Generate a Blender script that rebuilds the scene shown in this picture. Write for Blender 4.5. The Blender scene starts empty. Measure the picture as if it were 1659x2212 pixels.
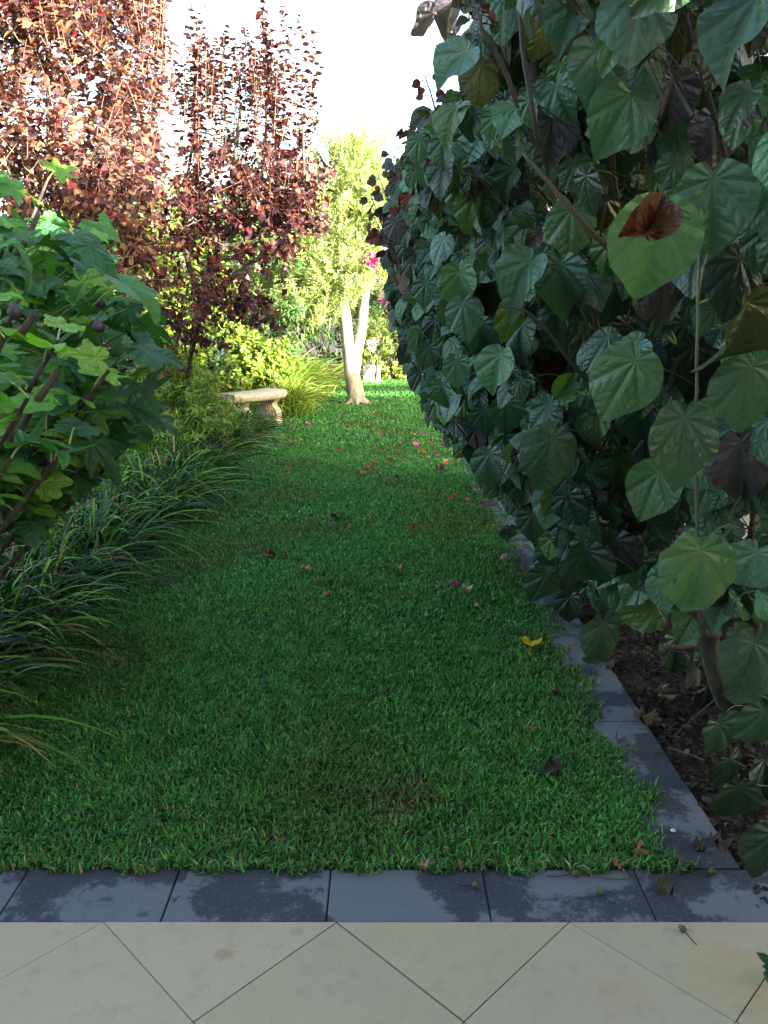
import bpy, math, random
import numpy as np
from mathutils import Vector

rng = np.random.default_rng(7)
R = math.radians
scene = bpy.context.scene
COL = scene.collection

# ------------------------------------------------------------------ camera, sky, sun, exposure
CH = 1.45; PITCH = R(13.8); FPX = 1729.0
cam_d = bpy.data.cameras.new("camera"); cam = bpy.data.objects.new("camera", cam_d); COL.objects.link(cam)
cam.location = (0, 0, CH); cam.rotation_euler = (R(90) - PITCH, 0, 0)
cam_d.sensor_fit = 'VERTICAL'; cam_d.sensor_height = 24; cam_d.lens = 24 * FPX / 2212
cam_d.clip_start = 0.05; cam_d.clip_end = 500
scene.camera = cam

AZ = R(130); TEL = 0.19; EL = math.atan(TEL)
world = bpy.data.worlds.new("World"); scene.world = world; world.use_nodes = True
wn = world.node_tree; wn.nodes.clear()
sky = wn.nodes.new("ShaderNodeTexSky"); sky.sky_type = 'NISHITA'; sky.sun_disc = False
sky.sun_elevation = EL; sky.sun_rotation = AZ; sky.air_density = 1.2; sky.dust_density = 4.0; sky.ozone_density = 1.0
bg = wn.nodes.new("ShaderNodeBackground"); bg.inputs[1].default_value = 0.15
wo = wn.nodes.new("ShaderNodeOutputWorld")
wn.links.new(sky.outputs[0], bg.inputs[0]); wn.links.new(bg.outputs[0], wo.inputs[0])

sl = bpy.data.lights.new("sun", 'SUN'); sl.energy = 5.0; sl.angle = R(0.45); sl.color = (1.0, 0.93, 0.80)
so = bpy.data.objects.new("sun", sl); COL.objects.link(so)
SD = Vector((math.sin(AZ) * math.cos(EL), math.cos(AZ) * math.cos(EL), math.sin(EL)))
so.rotation_euler = SD.to_track_quat('Z', 'Y').to_euler(); so.location = (4, -6, 8)

scene.view_settings.view_transform = 'Standard'; scene.view_settings.look = 'None'
scene.view_settings.gamma = 1.0; scene.view_settings.use_curve_mapping = False
scene.view_settings.exposure = 3.05
scene.cycles.max_bounces = 6; scene.cycles.diffuse_bounces = 2; scene.cycles.glossy_bounces = 2
scene.cycles.transmission_bounces = 4; scene.cycles.transparent_max_bounces = 4
scene.cycles.sample_clamp_indirect = 4.0

# ------------------------------------------------------------------ helpers
def at(u, v, zc):
    """point on the ray of photo pixel (1659 x 2212 frame) at depth zc along the view axis"""
    x = (u - 829.5) * zc / FPX; d = (v - 1106) * zc / FPX
    return np.array([x, zc * math.cos(PITCH) - d * math.sin(PITCH), CH - zc * math.sin(PITCH) - d * math.cos(PITCH)])
def ground(u, v, z=0.0):
    a = math.atan((v - 1106) / FPX) + PITCH
    Y = (CH - z) / math.tan(a); zc = Y * math.cos(PITCH) + (CH - z) * math.sin(PITCH)
    return np.array([(u - 829.5) * zc / FPX, Y, z])
def project(P):
    P = np.asarray(P); dy = P[..., 1]; dz = CH - P[..., 2]
    zc = dy * math.cos(PITCH) + dz * math.sin(PITCH); yc = dz * math.cos(PITCH) - dy * math.sin(PITCH)
    return 829.5 + FPX * P[..., 0] / zc, 1106 + FPX * yc / zc, zc

def tag(o, label=None, cat=None, group=None, kind=None):
    if label: o["label"] = label
    if cat: o["category"] = cat
    if group: o["group"] = group
    if kind: o["kind"] = kind
    return o
def empty(name, loc, label, cat, group=None):
    o = bpy.data.objects.new(name, None); COL.objects.link(o); o.location = [float(c) for c in loc]
    o.empty_display_size = 0.1
    return tag(o, label, cat, group)

class Buf:
    def __init__(s): s.V = []; s.F = []; s.C = []; s.U = []; s.n = 0
    def add(s, V, F, C=None, U=None):
        V = np.asarray(V, float); F = np.asarray(F, int)
        if len(V) == 0: return
        if F.shape[1] == 4: F = np.concatenate([F[:, [0, 1, 2]], F[:, [0, 2, 3]]])
        s.V.append(V); s.F.append(F + s.n); s.n += len(V)
        if C is None: C = (0.5, 0.5, 0.5)
        C = np.asarray(C, float); s.C.append(np.broadcast_to(C, (len(V), 3)) if C.ndim == 1 else C)
        s.U.append(np.zeros((len(V), 3)) if U is None else U)
    def build(s, name, mat, parent=None, smooth=True, kind=None):
        V = np.concatenate(s.V); F = np.concatenate(s.F); C = np.concatenate(s.C); U = np.concatenate(s.U)
        if parent is not None: V = V - np.array(absloc(parent))
        me = bpy.data.meshes.new(name)
        me.vertices.add(len(V)); me.vertices.foreach_set("co", V.astype(np.float32).ravel())
        me.loops.add(F.size); me.loops.foreach_set("vertex_index", F.astype(np.int32).ravel())
        me.polygons.add(len(F)); me.polygons.foreach_set("loop_start", np.arange(0, F.size, 3, dtype=np.int32))
        me.polygons.foreach_set("use_smooth", np.full(len(F), smooth))
        me.update(calc_edges=True)
        a = me.attributes.new("col", 'FLOAT_COLOR', 'POINT')
        a.data.foreach_set("color", np.concatenate([C, np.ones((len(C), 1))], 1).astype(np.float32).ravel())
        a = me.attributes.new("luv", 'FLOAT_VECTOR', 'POINT'); a.data.foreach_set("vector", U.astype(np.float32).ravel())
        me.materials.append(mat)
        o = bpy.data.objects.new(name, me); COL.objects.link(o)
        if parent is not None: o.parent = parent
        if kind: o["kind"] = kind
        return o
def absloc(o):
    l = Vector(o.location)
    while o.parent: o = o.parent; l = l + Vector(o.location)
    return l

def nrm(a): return a / np.maximum(np.linalg.norm(a, axis=-1, keepdims=True), 1e-9)
def inst(buf, T, P, tip, nor, size, col, wid=1.0):
    """leaves: tip direction, face normal, size, colour per leaf"""
    V, F, U = T; N = len(P)
    if N == 0: return
    t = nrm(tip); n = nrm(nor - (nor * t).sum(-1, keepdims=True) * t); x = np.cross(t, n)
    size = np.broadcast_to(np.asarray(size, float), (N,))[:, None, None]
    W = (V[None, :, 0:1] * wid * x[:, None] + V[None, :, 1:2] * t[:, None] + V[None, :, 2:3] * n[:, None]) * size + P[:, None]
    k = len(V)
    FF = (F[None] + (np.arange(N) * k)[:, None, None]).reshape(-1, 3)
    C = np.repeat(col, k, 0) if np.ndim(col) == 2 else col
    buf.add(W.reshape(-1, 3), FF, C, np.tile(U, (N, 1)))
def inst_mix(buf, Ts, P, tip, nor, size, col):
    idx = rng.integers(0, len(Ts), len(P)); size = np.broadcast_to(np.asarray(size, float), (len(P),))
    for i, T in enumerate(Ts):
        m = idx == i; inst(buf, T, P[m], tip[m], nor[m], size[m], col[m])
def tubes(buf, P, rad, col, sides=4, U=None):
    """P (N,m,3), rad (N,m)"""
    P = np.asarray(P, float)
    if P.ndim == 2: P = P[None]
    N, m, _ = P.shape; rad = np.broadcast_to(np.asarray(rad, float), (N, m))
    d = nrm(np.gradient(P, axis=1)); ref = np.where(np.abs(d[..., 2:3]) > .9, np.array([1., 0, 0]), np.array([0, 0, 1.]))
    a = nrm(np.cross(d, ref)); b = np.cross(d, a)
    ang = np.arange(sides) * 2 * math.pi / sides
    W = P[:, :, None] + rad[:, :, None, None] * (np.cos(ang)[:, None] * a[:, :, None] + np.sin(ang)[:, None] * b[:, :, None])
    i = np.arange(m - 1)[:, None] * sides; j = np.arange(sides)[None]; j2 = (j + 1) % sides
    Q = np.stack([i + j, i + j2, i + sides + j2, i + sides + j], -1).reshape(-1, 4)
    cap = np.array([[(m - 1) * sides, (m - 1) * sides + q, (m - 1) * sides + q + 1] for q in range(1, sides - 1)])
    Q3 = np.concatenate([Q[:, [0, 1, 2]], Q[:, [0, 2, 3]], cap])
    FF = (Q3[None] + (np.arange(N) * m * sides)[:, None, None]).reshape(-1, 3)
    C = np.asarray(col, float)
    if C.ndim == 2: C = np.repeat(C, m * sides, 0)
    buf.add(W.reshape(-1, 3), FF, C)
def bez(a, b, c, m=6):
    s = np.linspace(0, 1, m)[:, None]; a = np.asarray(a, float)[..., None, :]; b = np.asarray(b, float)[..., None, :]; c = np.asarray(c, float)[..., None, :]
    return (1 - s) ** 2 * a + 2 * s * (1 - s) * b + s * s * c
def spline(pts, m=14):
    pts = np.asarray(pts, float); n = len(pts); t = np.linspace(0, n - 1, m); out = []
    for q in t:
        i = min(int(q), n - 2); f = q - i
        p0 = pts[max(i - 1, 0)]; p1 = pts[i]; p2 = pts[i + 1]; p3 = pts[min(i + 2, n - 1)]
        out.append(.5 * (2 * p1 + (p2 - p0) * f + (2 * p0 - 5 * p1 + 4 * p2 - p3) * f * f + (3 * p1 - p0 - 3 * p2 + p3) * f ** 3))
    return np.array(out)
def box(buf, c, s, rz=0, col=(.5, .5, .5)):
    x, y, z = np.array(s) / 2
    V = np.array([[i, j, k] for i in (-x, x) for j in (-y, y) for k in (-z, z)])
    ca, sa = math.cos(rz), math.sin(rz); V = np.stack([V[:, 0] * ca - V[:, 1] * sa, V[:, 0] * sa + V[:, 1] * ca, V[:, 2]], 1) + np.array(c)
    buf.add(V, [[0, 1, 3, 2], [4, 6, 7, 5], [0, 4, 5, 1], [2, 3, 7, 6], [0, 2, 6, 4], [1, 5, 7, 3]], col)
def prism(buf, pts, z0, z1, col=(.5, .5, .5)):
    """polygon in XY (ccw) from z0 to z1"""
    n = len(pts); V = np.array([[p[0], p[1], z] for z in (z0, z1) for p in pts])
    F = [[0, i + 1, i] for i in range(1, n - 1)] + [[n, n + i, n + i + 1] for i in range(1, n - 1)]
    for i in range(n):
        j = (i + 1) % n; F += [[i, j, n + j], [i, n + j, n + i]]
    buf.add(V, F, col)
def pick(cols, N, jit=.18, p=None):
    c = np.array(cols)[rng.choice(len(cols), N, p=p)]
    return np.clip(c * (1 + rng.normal(0, jit, (N, 1))) * (1 + rng.normal(0, .05, (N, 3))), .003, .9)
def rdir(N): return nrm(rng.normal(size=(N, 3)))

# ------------------------------------------------------------------ materials
def mat(name):
    m = bpy.data.materials.new(name); m.use_nodes = True; nt = m.node_tree; nt.nodes.clear()
    out = nt.nodes.new("ShaderNodeOutputMaterial"); b = nt.nodes.new("ShaderNodeBsdfPrincipled")
    nt.links.new(b.outputs[0], out.inputs[0]); return m, nt, b, out
class G:
    """tiny node graph helper"""
    def __init__(s, nt): s.nt = nt
    def n(s, t, **kw):
        x = s.nt.nodes.new(t)
        for k, v in kw.items(): setattr(x, k, v)
        return x
    def put(s, sock, v):
        if isinstance(v, bpy.types.NodeSocket): s.nt.links.new(v, sock)
        else: sock.default_value = v
    def m(s, op, a, b=0.0, c=0.0, clamp=False):
        x = s.n("ShaderNodeMath", operation=op, use_clamp=clamp)
        s.put(x.inputs[0], a); s.put(x.inputs[1], b); s.put(x.inputs[2], c); return x.outputs[0]
    def mix(s, f, a, b, mode='MIX'):
        x = s.n("ShaderNodeMix", data_type='RGBA', blend_type=mode)
        s.put(x.inputs[0], f); s.put(x.inputs[6], a if isinstance(a, bpy.types.NodeSocket) else (*a, 1)); s.put(x.inputs[7], b if isinstance(b, bpy.types.NodeSocket) else (*b, 1)); return x.outputs[2]
    def noise(s, scale, detail=4, rough=.6, vec=None, dist=0.0):
        x = s.n("ShaderNodeTexNoise"); x.inputs['Scale'].default_value = scale; x.inputs['Detail'].default_value = detail
        x.inputs['Roughness'].default_value = rough; x.inputs['Distortion'].default_value = dist
        if vec is not None: s.nt.links.new(vec, x.inputs['Vector'])
        return x.outputs['Fac']
    def ramp(s, f, a, b, c0=0.0, c1=1.0):
        x = s.n("ShaderNodeMapRange", interpolation_type='SMOOTHSTEP'); s.put(x.inputs[0], f)
        for i, v in enumerate((a, b, c0, c1)): x.inputs[i + 1].default_value = v
        return x.outputs[0]
    def attr(s, n, out='Color'):
        x = s.n("ShaderNodeAttribute", attribute_name=n); return x.outputs[out]
    def pos(s): return s.n("ShaderNodeNewGeometry").outputs['Position']
    def bump(s, h, strength=.5, dist=.01):
        x = s.n("ShaderNodeBump"); x.inputs['Strength'].default_value = strength; x.inputs['Distance'].default_value = dist
        s.nt.links.new(h, x.inputs['Height']); return x.outputs[0]

def leaf_mat(name, rough=.5, transl=.25, tcol=(1.6, 1.5, .6), veins=None, spec=.5, bumpd=.004, mott=.25):
    m, nt, b, out = mat(name); g = G(nt)
    c = g.attr("col"); n = g.noise(45, 3, vec=g.pos())
    c = g.mix(1.0, c, g.mix(n, (1 - mott,) * 3, (1 + mott,) * 3), 'MULTIPLY')
    if veins:
        sx = g.n("ShaderNodeSeparateXYZ"); nt.links.new(g.attr("luv", 'Vector'), sx.inputs[0])
        X, Y = sx.outputs[0], sx.outputs[1]
        ang = g.m('ARCTAN2', X, Y); r = g.m('SQRT', g.m('ADD', g.m('MULTIPLY', X, X), g.m('MULTIPLY', Y, Y)))
        a = g.m('PINGPONG', ang, veins / 2)
        d = g.m('MULTIPLY', r, g.m('SINE', a)); s = g.m('MULTIPLY', r, g.m('COSINE', a))
        main = g.m('SUBTRACT', 1.0, g.m('DIVIDE', d, g.m('MULTIPLY_ADD', r, -.009, .016)), clamp=True)
        main = g.m('MULTIPLY', main, g.ramp(a, veins / 2 * .98, veins / 2 * .6, 0, 1))
        wob = g.m('MULTIPLY', g.m('SUBTRACT', g.noise(9, 2, .5, g.pos()), .5), .10)
        sec_p = g.m('PINGPONG', g.m('ADD', g.m('SUBTRACT', s, g.m('MULTIPLY', d, .85)), wob), .074)
        sec = g.m('SUBTRACT', 1.0, g.m('DIVIDE', sec_p, .010), clamp=True)
        vv = g.m('MAXIMUM', main, g.m('MULTIPLY', sec, .28))
        c = g.mix(g.m('MULTIPLY', vv, .38), c, g.mix(1.0, c, (1.9, 1.8, 1.3), 'MULTIPLY'))
        c = g.mix(g.m('MULTIPLY', g.ramp(g.noise(38, 4, .7, g.pos()), .64, .74), .45), c, (.07, .05, .02))
        # quilted relief: lamina bulges between the veins
        quilt = g.m('MULTIPLY', g.m('SINE', g.m('MULTIPLY', sec_p, math.pi / .148)), g.m('MINIMUM', 1.0, g.m('MULTIPLY', d, 12.0)))
        h = g.m('ADD', g.m('MULTIPLY', quilt, .5), g.m('MULTIPLY', g.m('MINIMUM', 1.0, g.m('MULTIPLY', d, 14.0)), 1.0))
        h = g.m('ADD', h, g.m('MULTIPLY', g.noise(60, 3, vec=g.pos()), .8))
        nt.links.new(g.bump(h, .85, bumpd), b.inputs['Normal'])
    nt.links.new(c, b.inputs['Base Color'])
    b.inputs['Roughness'].default_value = rough; b.inputs['Specular IOR Level'].default_value = spec
    if transl > 0:
        t = g.n("ShaderNodeBsdfTranslucent"); nt.links.new(g.mix(1.0, c, tcol, 'MULTIPLY'), t.inputs[0])
        mx = g.n("ShaderNodeMixShader"); mx.inputs[0].default_value = transl
        nt.links.new(b.outputs[0], mx.inputs[1]); nt.links.new(t.outputs[0], mx.inputs[2]); nt.links.new(mx.outputs[0], out.inputs[0])
    return m
M_hib = leaf_mat("hibiscus_leaf", .37, .22, (1.5, 1.5, .5), veins=R(36), bumpd=.0045)
M_fig = leaf_mat("fig_leaf", .5, .28, (1.7, 1.8, .4), veins=R(52), bumpd=.005, spec=.3)
M_leaf = leaf_mat("small_leaf", .5, .30, (1.6, 1.6, .5), spec=.3)
M_plum = leaf_mat("plum_leaf", .45, .32, (1.7, 1.0, .8), spec=.25)
M_grass = leaf_mat("grass_blade", .5, .25, (1.4, 1.7, .4), mott=.2, spec=.2)
M_strap = leaf_mat("strap_leaf", .5, .18, (1.4, 1.5, .5), mott=.15, spec=.14)
M_petal = leaf_mat("petal", .6, .3, (1.5, .9, 1.1), mott=.1)

def bark_mat(name, c1, c2, scale=14, d=.02):
    m, nt, b, out = mat(name); g = G(nt)
    mp = g.n("ShaderNodeMapping"); mp.inputs['Scale'].default_value = (1, 1, .3); nt.links.new(g.pos(), mp.inputs[0])
    n = g.noise(scale, 6, .65, mp.outputs[0], .6); n2 = g.noise(scale * .3, 3, .5, g.pos())
    c = g.mix(g.ramp(n, .35, .65), c1, c2); c = g.mix(g.m('MULTIPLY', g.ramp(n2, .4, .7), .5), c, tuple(x * .5 for x in c1))
    nt.links.new(c, b.inputs['Base Color']); b.inputs['Roughness'].default_value = .9
    nt.links.new(g.bump(n, .8, d), b.inputs['Normal']); return m
M_bark_dark = bark_mat("dark_bark", (.035, .028, .024), (.09, .07, .06), 30, .006)
M_bark_grey = bark_mat("grey_bark", (.05, .042, .036), (.12, .105, .09), 18, .008)
M_bark_olive = bark_mat("olive_bark", (.24, .21, .16), (.46, .42, .34), 12, .015)
def col_mat(name, rough=.7, mott=.2, scale=30):
    m, nt, b, out = mat(name); g = G(nt); n = g.noise(scale, 4, vec=g.pos())
    nt.links.new(g.mix(1.0, g.attr("col"), g.mix(n, (1 - mott,) * 3, (1 + mott,) * 3), 'MULTIPLY'), b.inputs['Base Color'])
    b.inputs['Roughness'].default_value = rough; return m
M_stem = col_mat("stem", .55); M_dry = col_mat("dry_leaf", .8, .35, 70); M_chip = col_mat("wood_chip", .9, .3, 80)

def grey_tile_mat():
    m, nt, b, out = mat("slate_grey_paver"); g = G(nt); p = g.pos()
    big = g.noise(3.2, 3, .55, p, .5); mid = g.noise(26, 4, .75, p); fine = g.noise(150, 3, .7, p)
    f = g.m('ADD', g.m('ADD', g.m('MULTIPLY', big, 1.0), g.m('MULTIPLY', mid, .30)), g.m('MULTIPLY', fine, .16))
    wet = g.ramp(f, .70, .755)
    c = g.mix(wet, (.115, .132, .165), (.030, .036, .056))
    c = g.mix(g.m('MULTIPLY', g.ramp(fine, .5, .75), .35), c, (.20, .22, .25))
    c = g.mix(g.ramp(g.noise(9, 5, .7, p), .62, .8, 0, .5), c, (.05, .05, .04))
    nt.links.new(c, b.inputs['Base Color']); b.inputs['Roughness'].default_value = .75
    nt.links.new(g.bump(fine, .35, .003), b.inputs['Normal']); return m
def ivory_mat():
    m, nt, b, out = mat("ivory_paver"); g = G(nt); p = g.pos()
    big = g.noise(2.5, 4, .6, p); fine = g.noise(120, 4, .7, p); mid = g.noise(18, 4, .6, p)
    c = g.mix(big, (.39, .33, .235), (.48, .415, .30))
    c = g.mix(g.m('MULTIPLY', g.ramp(fine, .35, .7), .3), c, (.46, .42, .35))
    c = g.mix(1.0, c, g.mix(g.n("ShaderNodeObjectInfo").outputs['Random'], (1, 1, 1), (1, 1, 1)), 'MULTIPLY')
    c = g.mix(1.0, c, g.attr("col"), 'MULTIPLY')
    # rust-yellow blotch patches (own shape, fixed on the stone)
    def spot(cx, cy, r, k, thr=.5):
        v = g.n("ShaderNodeVectorMath", operation='DISTANCE'); mp = g.n("ShaderNodeMapping"); mp.inputs['Scale'].default_value = (1, 1.35, 0)
        nt.links.new(p, mp.inputs[0]); nt.links.new(mp.outputs[0], v.inputs[0]); v.inputs[1].default_value = (cx, cy * 1.35, 0)
        e = g.m('SUBTRACT', 1.0, g.m('DIVIDE', v.outputs['Value'], r), clamp=True)
        n = g.noise(k, 6, .75, p, 1.0); return g.m('MULTIPLY', g.ramp(g.m('ADD', g.m('MULTIPLY', e, .55), g.m('MULTIPLY', n, 1.1)), .66, .88), g.ramp(e, 0, .35))
    c = g.mix(g.m('MULTIPLY', spot(.82, 1.50, .22, 22), .55), c, (.42, .31, .16))
    c = g.mix(g.m('MULTIPLY', spot(.52, 1.45, .12, 24), .28), c, (.43, .30, .19))
    c = g.mix(g.m('MULTIPLY', spot(-.372, 1.57, .040, 40), .6), c, (.33, .21, .11))
    c = g.mix(g.m('MULTIPLY', spot(-.21, 1.64, .028, 40), .45), c, (.36, .22, .15))
    c = g.mix(g.m('MULTIPLY', g.ramp(mid, .50, .75), .40), c, (.27, .245, .19))
    c = g.mix(g.m('MULTIPLY', g.ramp(g.noise(5, 5, .7, p, .8), .48, .7), .35), c, (.40, .35, .25))
    c = g.mix(g.m('MULTIPLY', g.ramp(g.noise(300, 2, .5, p), .62, .72), .5), c, (.20, .18, .14))
    vo = g.n("ShaderNodeTexVoronoi"); vo.inputs['Scale'].default_value = 55; nt.links.new(p, vo.inputs['Vector'])
    pit = g.m('MULTIPLY', g.ramp(vo.outputs['Distance'], .11, .05), g.ramp(g.noise(6, 2, .5, p), .5, .6))
    c = g.mix(g.m('MULTIPLY', pit, .7), c, (.13, .11, .09))
    nt.links.new(c, b.inputs['Base Color']); b.inputs['Roughness'].default_value = .8
    nt.links.new(g.bump(g.m('SUBTRACT', fine, pit), .6, .003), b.inputs['Normal']); return m
def simple(name, c1, c2, scale=8, rough=.9, bd=.01, bs=.4):
    m, nt, b, out = mat(name); g = G(nt); n = g.noise(scale, 6, .65, g.pos())
    nt.links.new(g.mix(g.ramp(n, .3, .7), c1, c2), b.inputs['Base Color']); b.inputs['Roughness'].default_value = rough
    nt.links.new(g.bump(n, bs, bd), b.inputs['Normal']); return m
M_grey = grey_tile_mat(); M_ivory = ivory_mat()
M_soil = simple("soil", (.02, .015, .011), (.05, .038, .027), 30)
M_turf = simple("turf_base", (.012, .022, .008), (.035, .045, .02), 60)
M_grout = simple("grout", (.02, .02, .02), (.04, .04, .038), 60)
M_stone = simple("cast_stone", (.30, .28, .21), (.50, .46, .36), 22, .9, .012, .6)
M_white = simple("white_render", (.66, .65, .61), (.78, .77, .73), 12, .8)
M_wall = simple("house_render", (.42, .38, .31), (.48, .44, .36), 3, .9, .004)
M_glass = simple("window_glass", (.02, .025, .03), (.03, .035, .04), 2, .08, .001)

# ------------------------------------------------------------------ leaf templates (polar fans from the leaf stalk)
def fan(rfun, span, nseg, rings, warp, seed):
    q = np.random.default_rng(seed); th = np.linspace(-span, span, nseg + 1); ph = q.uniform(0, 6.28, 4)
    V = [[0, 0, 0]]
    for k in range(1, rings + 1):
        for t in th:
            r = rfun(t, q_noise(t, ph)) * (k / rings) ** .9
            V.append([r * math.sin(t), r * math.cos(t), 0])
    V = np.array(V, float); U = V.copy(); V[:, 2] = warp(V[:, 0], V[:, 1], ph)
    F = [[0, 1 + i + 1, 1 + i] for i in range(nseg)]
    for k in range(rings - 1):
        a = 1 + k * (nseg + 1); b = a + nseg + 1
        for i in range(nseg): F += [[a + i, a + i + 1, b + i + 1], [a + i, b + i + 1, b + i]]
    return V, np.array(F), U
def q_noise(t, ph): return math.sin(3 * t + ph[0]) * .5 + math.sin(7 * t + ph[1]) * .3 + math.sin(13 * t + ph[2]) * .2
def heart(t, n):
    d = .27; r = d * math.cos(t) + math.sqrt(.25 - d * d * math.sin(t) ** 2)
    a = math.degrees(abs(t)); nb = min(max((180 - a - 3) / 24, 0), 1); nb = nb * nb * (3 - 2 * nb)
    return (r * (.25 + .75 * nb) + .17 * math.exp(-(a / 11) ** 2)) * (1 + .035 * n)
def heart_warp(cup, droop, ruf, fold, ridge=.03):
    def w(x, y, ph):
        r = np.sqrt(x * x + y * y); a = np.arctan2(x, y); vein = np.abs(np.sin(a * 5 / 1.0))
        return fold * np.abs(x) - cup * x * x - droop * np.maximum(y, 0) ** 2 + ridge * r * np.abs(np.sin(a * 5)) + ruf * r * (np.sin(5 * a + ph[0]) * .5 + np.sin(9 * a + ph[1]) * .3) * r * 2
    return w
HEARTS = [fan(heart, R(179), 40, 5, heart_warp(c, d, ru, f), 10 + i) for i, (c, d, ru, f) in
          enumerate([(.15, .25, .05, .12), (.35, .35, .08, .05), (-.25, .3, .07, .18), (.1, .55, .09, .25), (.5, .2, .06, -.05), (.05, .15, .12, .35), (.8, .5, .22, .3), (.2, .9, .2, .7)])]
HEARTS_LO = [fan(heart, R(179), 26, 3, heart_warp(c, d, ru, f, 0), 10 + i) for i, (c, d, ru, f) in
             enumerate([(.15, .25, .05, .12), (.35, .35, .08, .05), (-.25, .3, .07, .18), (.1, .55, .09, .3)])]
FOLDED = fan(heart, R(179), 24, 3, heart_warp(.1, .2, .05, 1.9), 33)
def starry(t, n):
    a = math.degrees(abs(t)); return heart(t, n) * (.86 + .28 * math.exp(-((a - 48) / 12) ** 2) + .2 * math.exp(-((a - 100) / 13) ** 2))
STAR = fan(starry, R(179), 44, 4, heart_warp(.3, .5, .06, .15), 41)
def holed(T, seed, p):
    q = np.random.default_rng(seed); V, F, U = T; c = V[F].mean(1); keep = np.ones(len(F), bool)
    for _ in range(p):
        k = q.integers(len(F)); r = np.hypot(*c[k, :2])
        if r < .2: continue
        keep[np.hypot(c[:, 0] - c[k, 0], c[:, 1] - c[k, 1]) < q.uniform(.012, .03)] = False
    return V, F[keep], U
CHEWED = holed(fan(heart, R(179), 90, 16, heart_warp(.2, .3, .1, .1), 51), 5, 60)
CHEWED2 = holed(fan(lambda t, n: heart(t, n) * (1 - .05 * abs(math.sin(11 * t))), R(179), 90, 14, heart_warp(.35, .35, .14, .1), 52), 9, 14)
def figr(t, n):
    a = math.degrees(abs(t))
    r = .30 + .62 * math.exp(-(a / 17) ** 2) + .50 * math.exp(-((a - 52) / 15) ** 2) + .30 * math.exp(-((a - 103) / 17) ** 2)
    r += .03 * math.sin(t * 44) * (r > .4)
    e = min(max((176 - a) / 35, 0), 1); return r * (.3 + .7 * e) * (1 + .05 * n)
def figr3(t, n):
    a = math.degrees(abs(t))
    r = .40 + .52 * math.exp(-(a / 24) ** 2) + .30 * math.exp(-((a - 58) / 20) ** 2) + .12 * math.exp(-((a - 110) / 20) ** 2) + .02 * math.sin(t * 40)
    e = min(max((176 - a) / 35, 0), 1); return r * (.3 + .7 * e) * (1 + .05 * n)
FIGS = [fan(fr, R(172), 56, 4, heart_warp(c, d, ru, f), 60 + i) for i, (fr, c, d, ru, f) in
        enumerate([(figr, .2, .3, .1, .15), (figr, .3, .5, .12, .1), (figr3, .2, .35, .1, .2), (figr3, .4, .4, .14, .05), (figr, -.2, .6, .15, .3)])]
def oval(w, bend=.15, fold=.2, n=2):
    """small leaf: n+1 stations, folded along the midrib"""
    V = [[0, 0, 0]]; F = []
    for i in range(1, n + 1):
        s = i / (n + 1); ww = w * math.sin(math.pi * s ** .8) / 2; z = -bend * s * s
        V += [[-ww, s, z + fold * ww], [0, s, z], [ww, s, z + fold * ww]]
    V.append([0, 1, -bend]); V = np.array(V)
    F += [[0, 2, 1], [0, 3, 2]]
    for i in range(n - 1):
        a = 1 + 3 * i
        F += [[a, a + 1, a + 4], [a, a + 4, a + 3], [a + 1, a + 2, a + 5], [a + 1, a + 5, a + 4]]
    a = 1 + 3 * (n - 1); e = len(V) - 1; F += [[a, a + 1, e], [a + 1, a + 2, e]]
    return V, np.array(F), V.copy()
OVAL = [oval(.62, .2, .3), oval(.7, .35, .15), oval(.55, .1, .5)]
OLIVE = [oval(.2, .05, .1, 1), oval(.24, .12, .1, 1)]
ROUND = [oval(.85, .15, .2), oval(.75, .3, .3)]
LONG = [oval(.16, .35, .2), oval(.2, .2, .2)]

# ------------------------------------------------------------------ the setting
def sheet(name, x0, x1, y0, y1, z, m, kind='structure', nx=1, ny=1):
    b = Buf(); b.add([[x0, y0, z], [x1, y0, z], [x1, y1, z], [x0, y1, z]], [[0, 1, 2, 3]]); o = b.build(name, m, smooth=False)
    o["kind"] = kind; return o
sheet("ground", -200, 200, -200, 200, -.045, M_soil)
LX0, LX1, LY0, LY1 = -1.62, .83, 1.862, 18.7
b = Buf(); b.add([[LX0, LY0, -.006], [LX1, LY0, -.006], [LX1, 12, -.006], [3.2, 13.2, -.006], [3.2, LY1, -.006], [-2.6, LY1, -.006], [-2.2, 16, -.006], [LX0, 14.5, -.006]],
                 [[0, 1, 2, 7], [7, 2, 3, 6], [6, 3, 4, 5]])
b.build("lawn", M_turf, smooth=False)["kind"] = 'structure'

# ivory diamond paving: real tiles with open joints over dark grout
EDGE = 1.672; DD = .573; X0 = -.117 - .2865
sheet("paving_bed", -8, 12, -3.0, EDGE - .001, -.012, M_grout)
b = Buf(); pr = np.random.default_rng(3)
for i in range(-26, 44):
    for j in range(0, 17):
        if (i + j) % 2: continue
        cx = X0 + DD / 2 * i; cy = EDGE - DD / 2 * j; gx = pr.choice([.0006, .0016, .003], p=[.3, .35, .35]); h = DD / 2 - gx
        ph = [(cx - h, cy), (cx, cy - h), (cx + h, cy)] + ([(cx, cy + h)] if j > 0 else [])
        c = np.array((1, 1, 1)) * pr.uniform(.88, 1.06) * np.array([1, pr.uniform(.985, 1.01), pr.uniform(.95, 1.02)])
        prism(b, ph, -.011, pr.uniform(-.0008, .0008), c)
o = b.build("paving", M_ivory, smooth=False); o["kind"] = 'structure'
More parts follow.
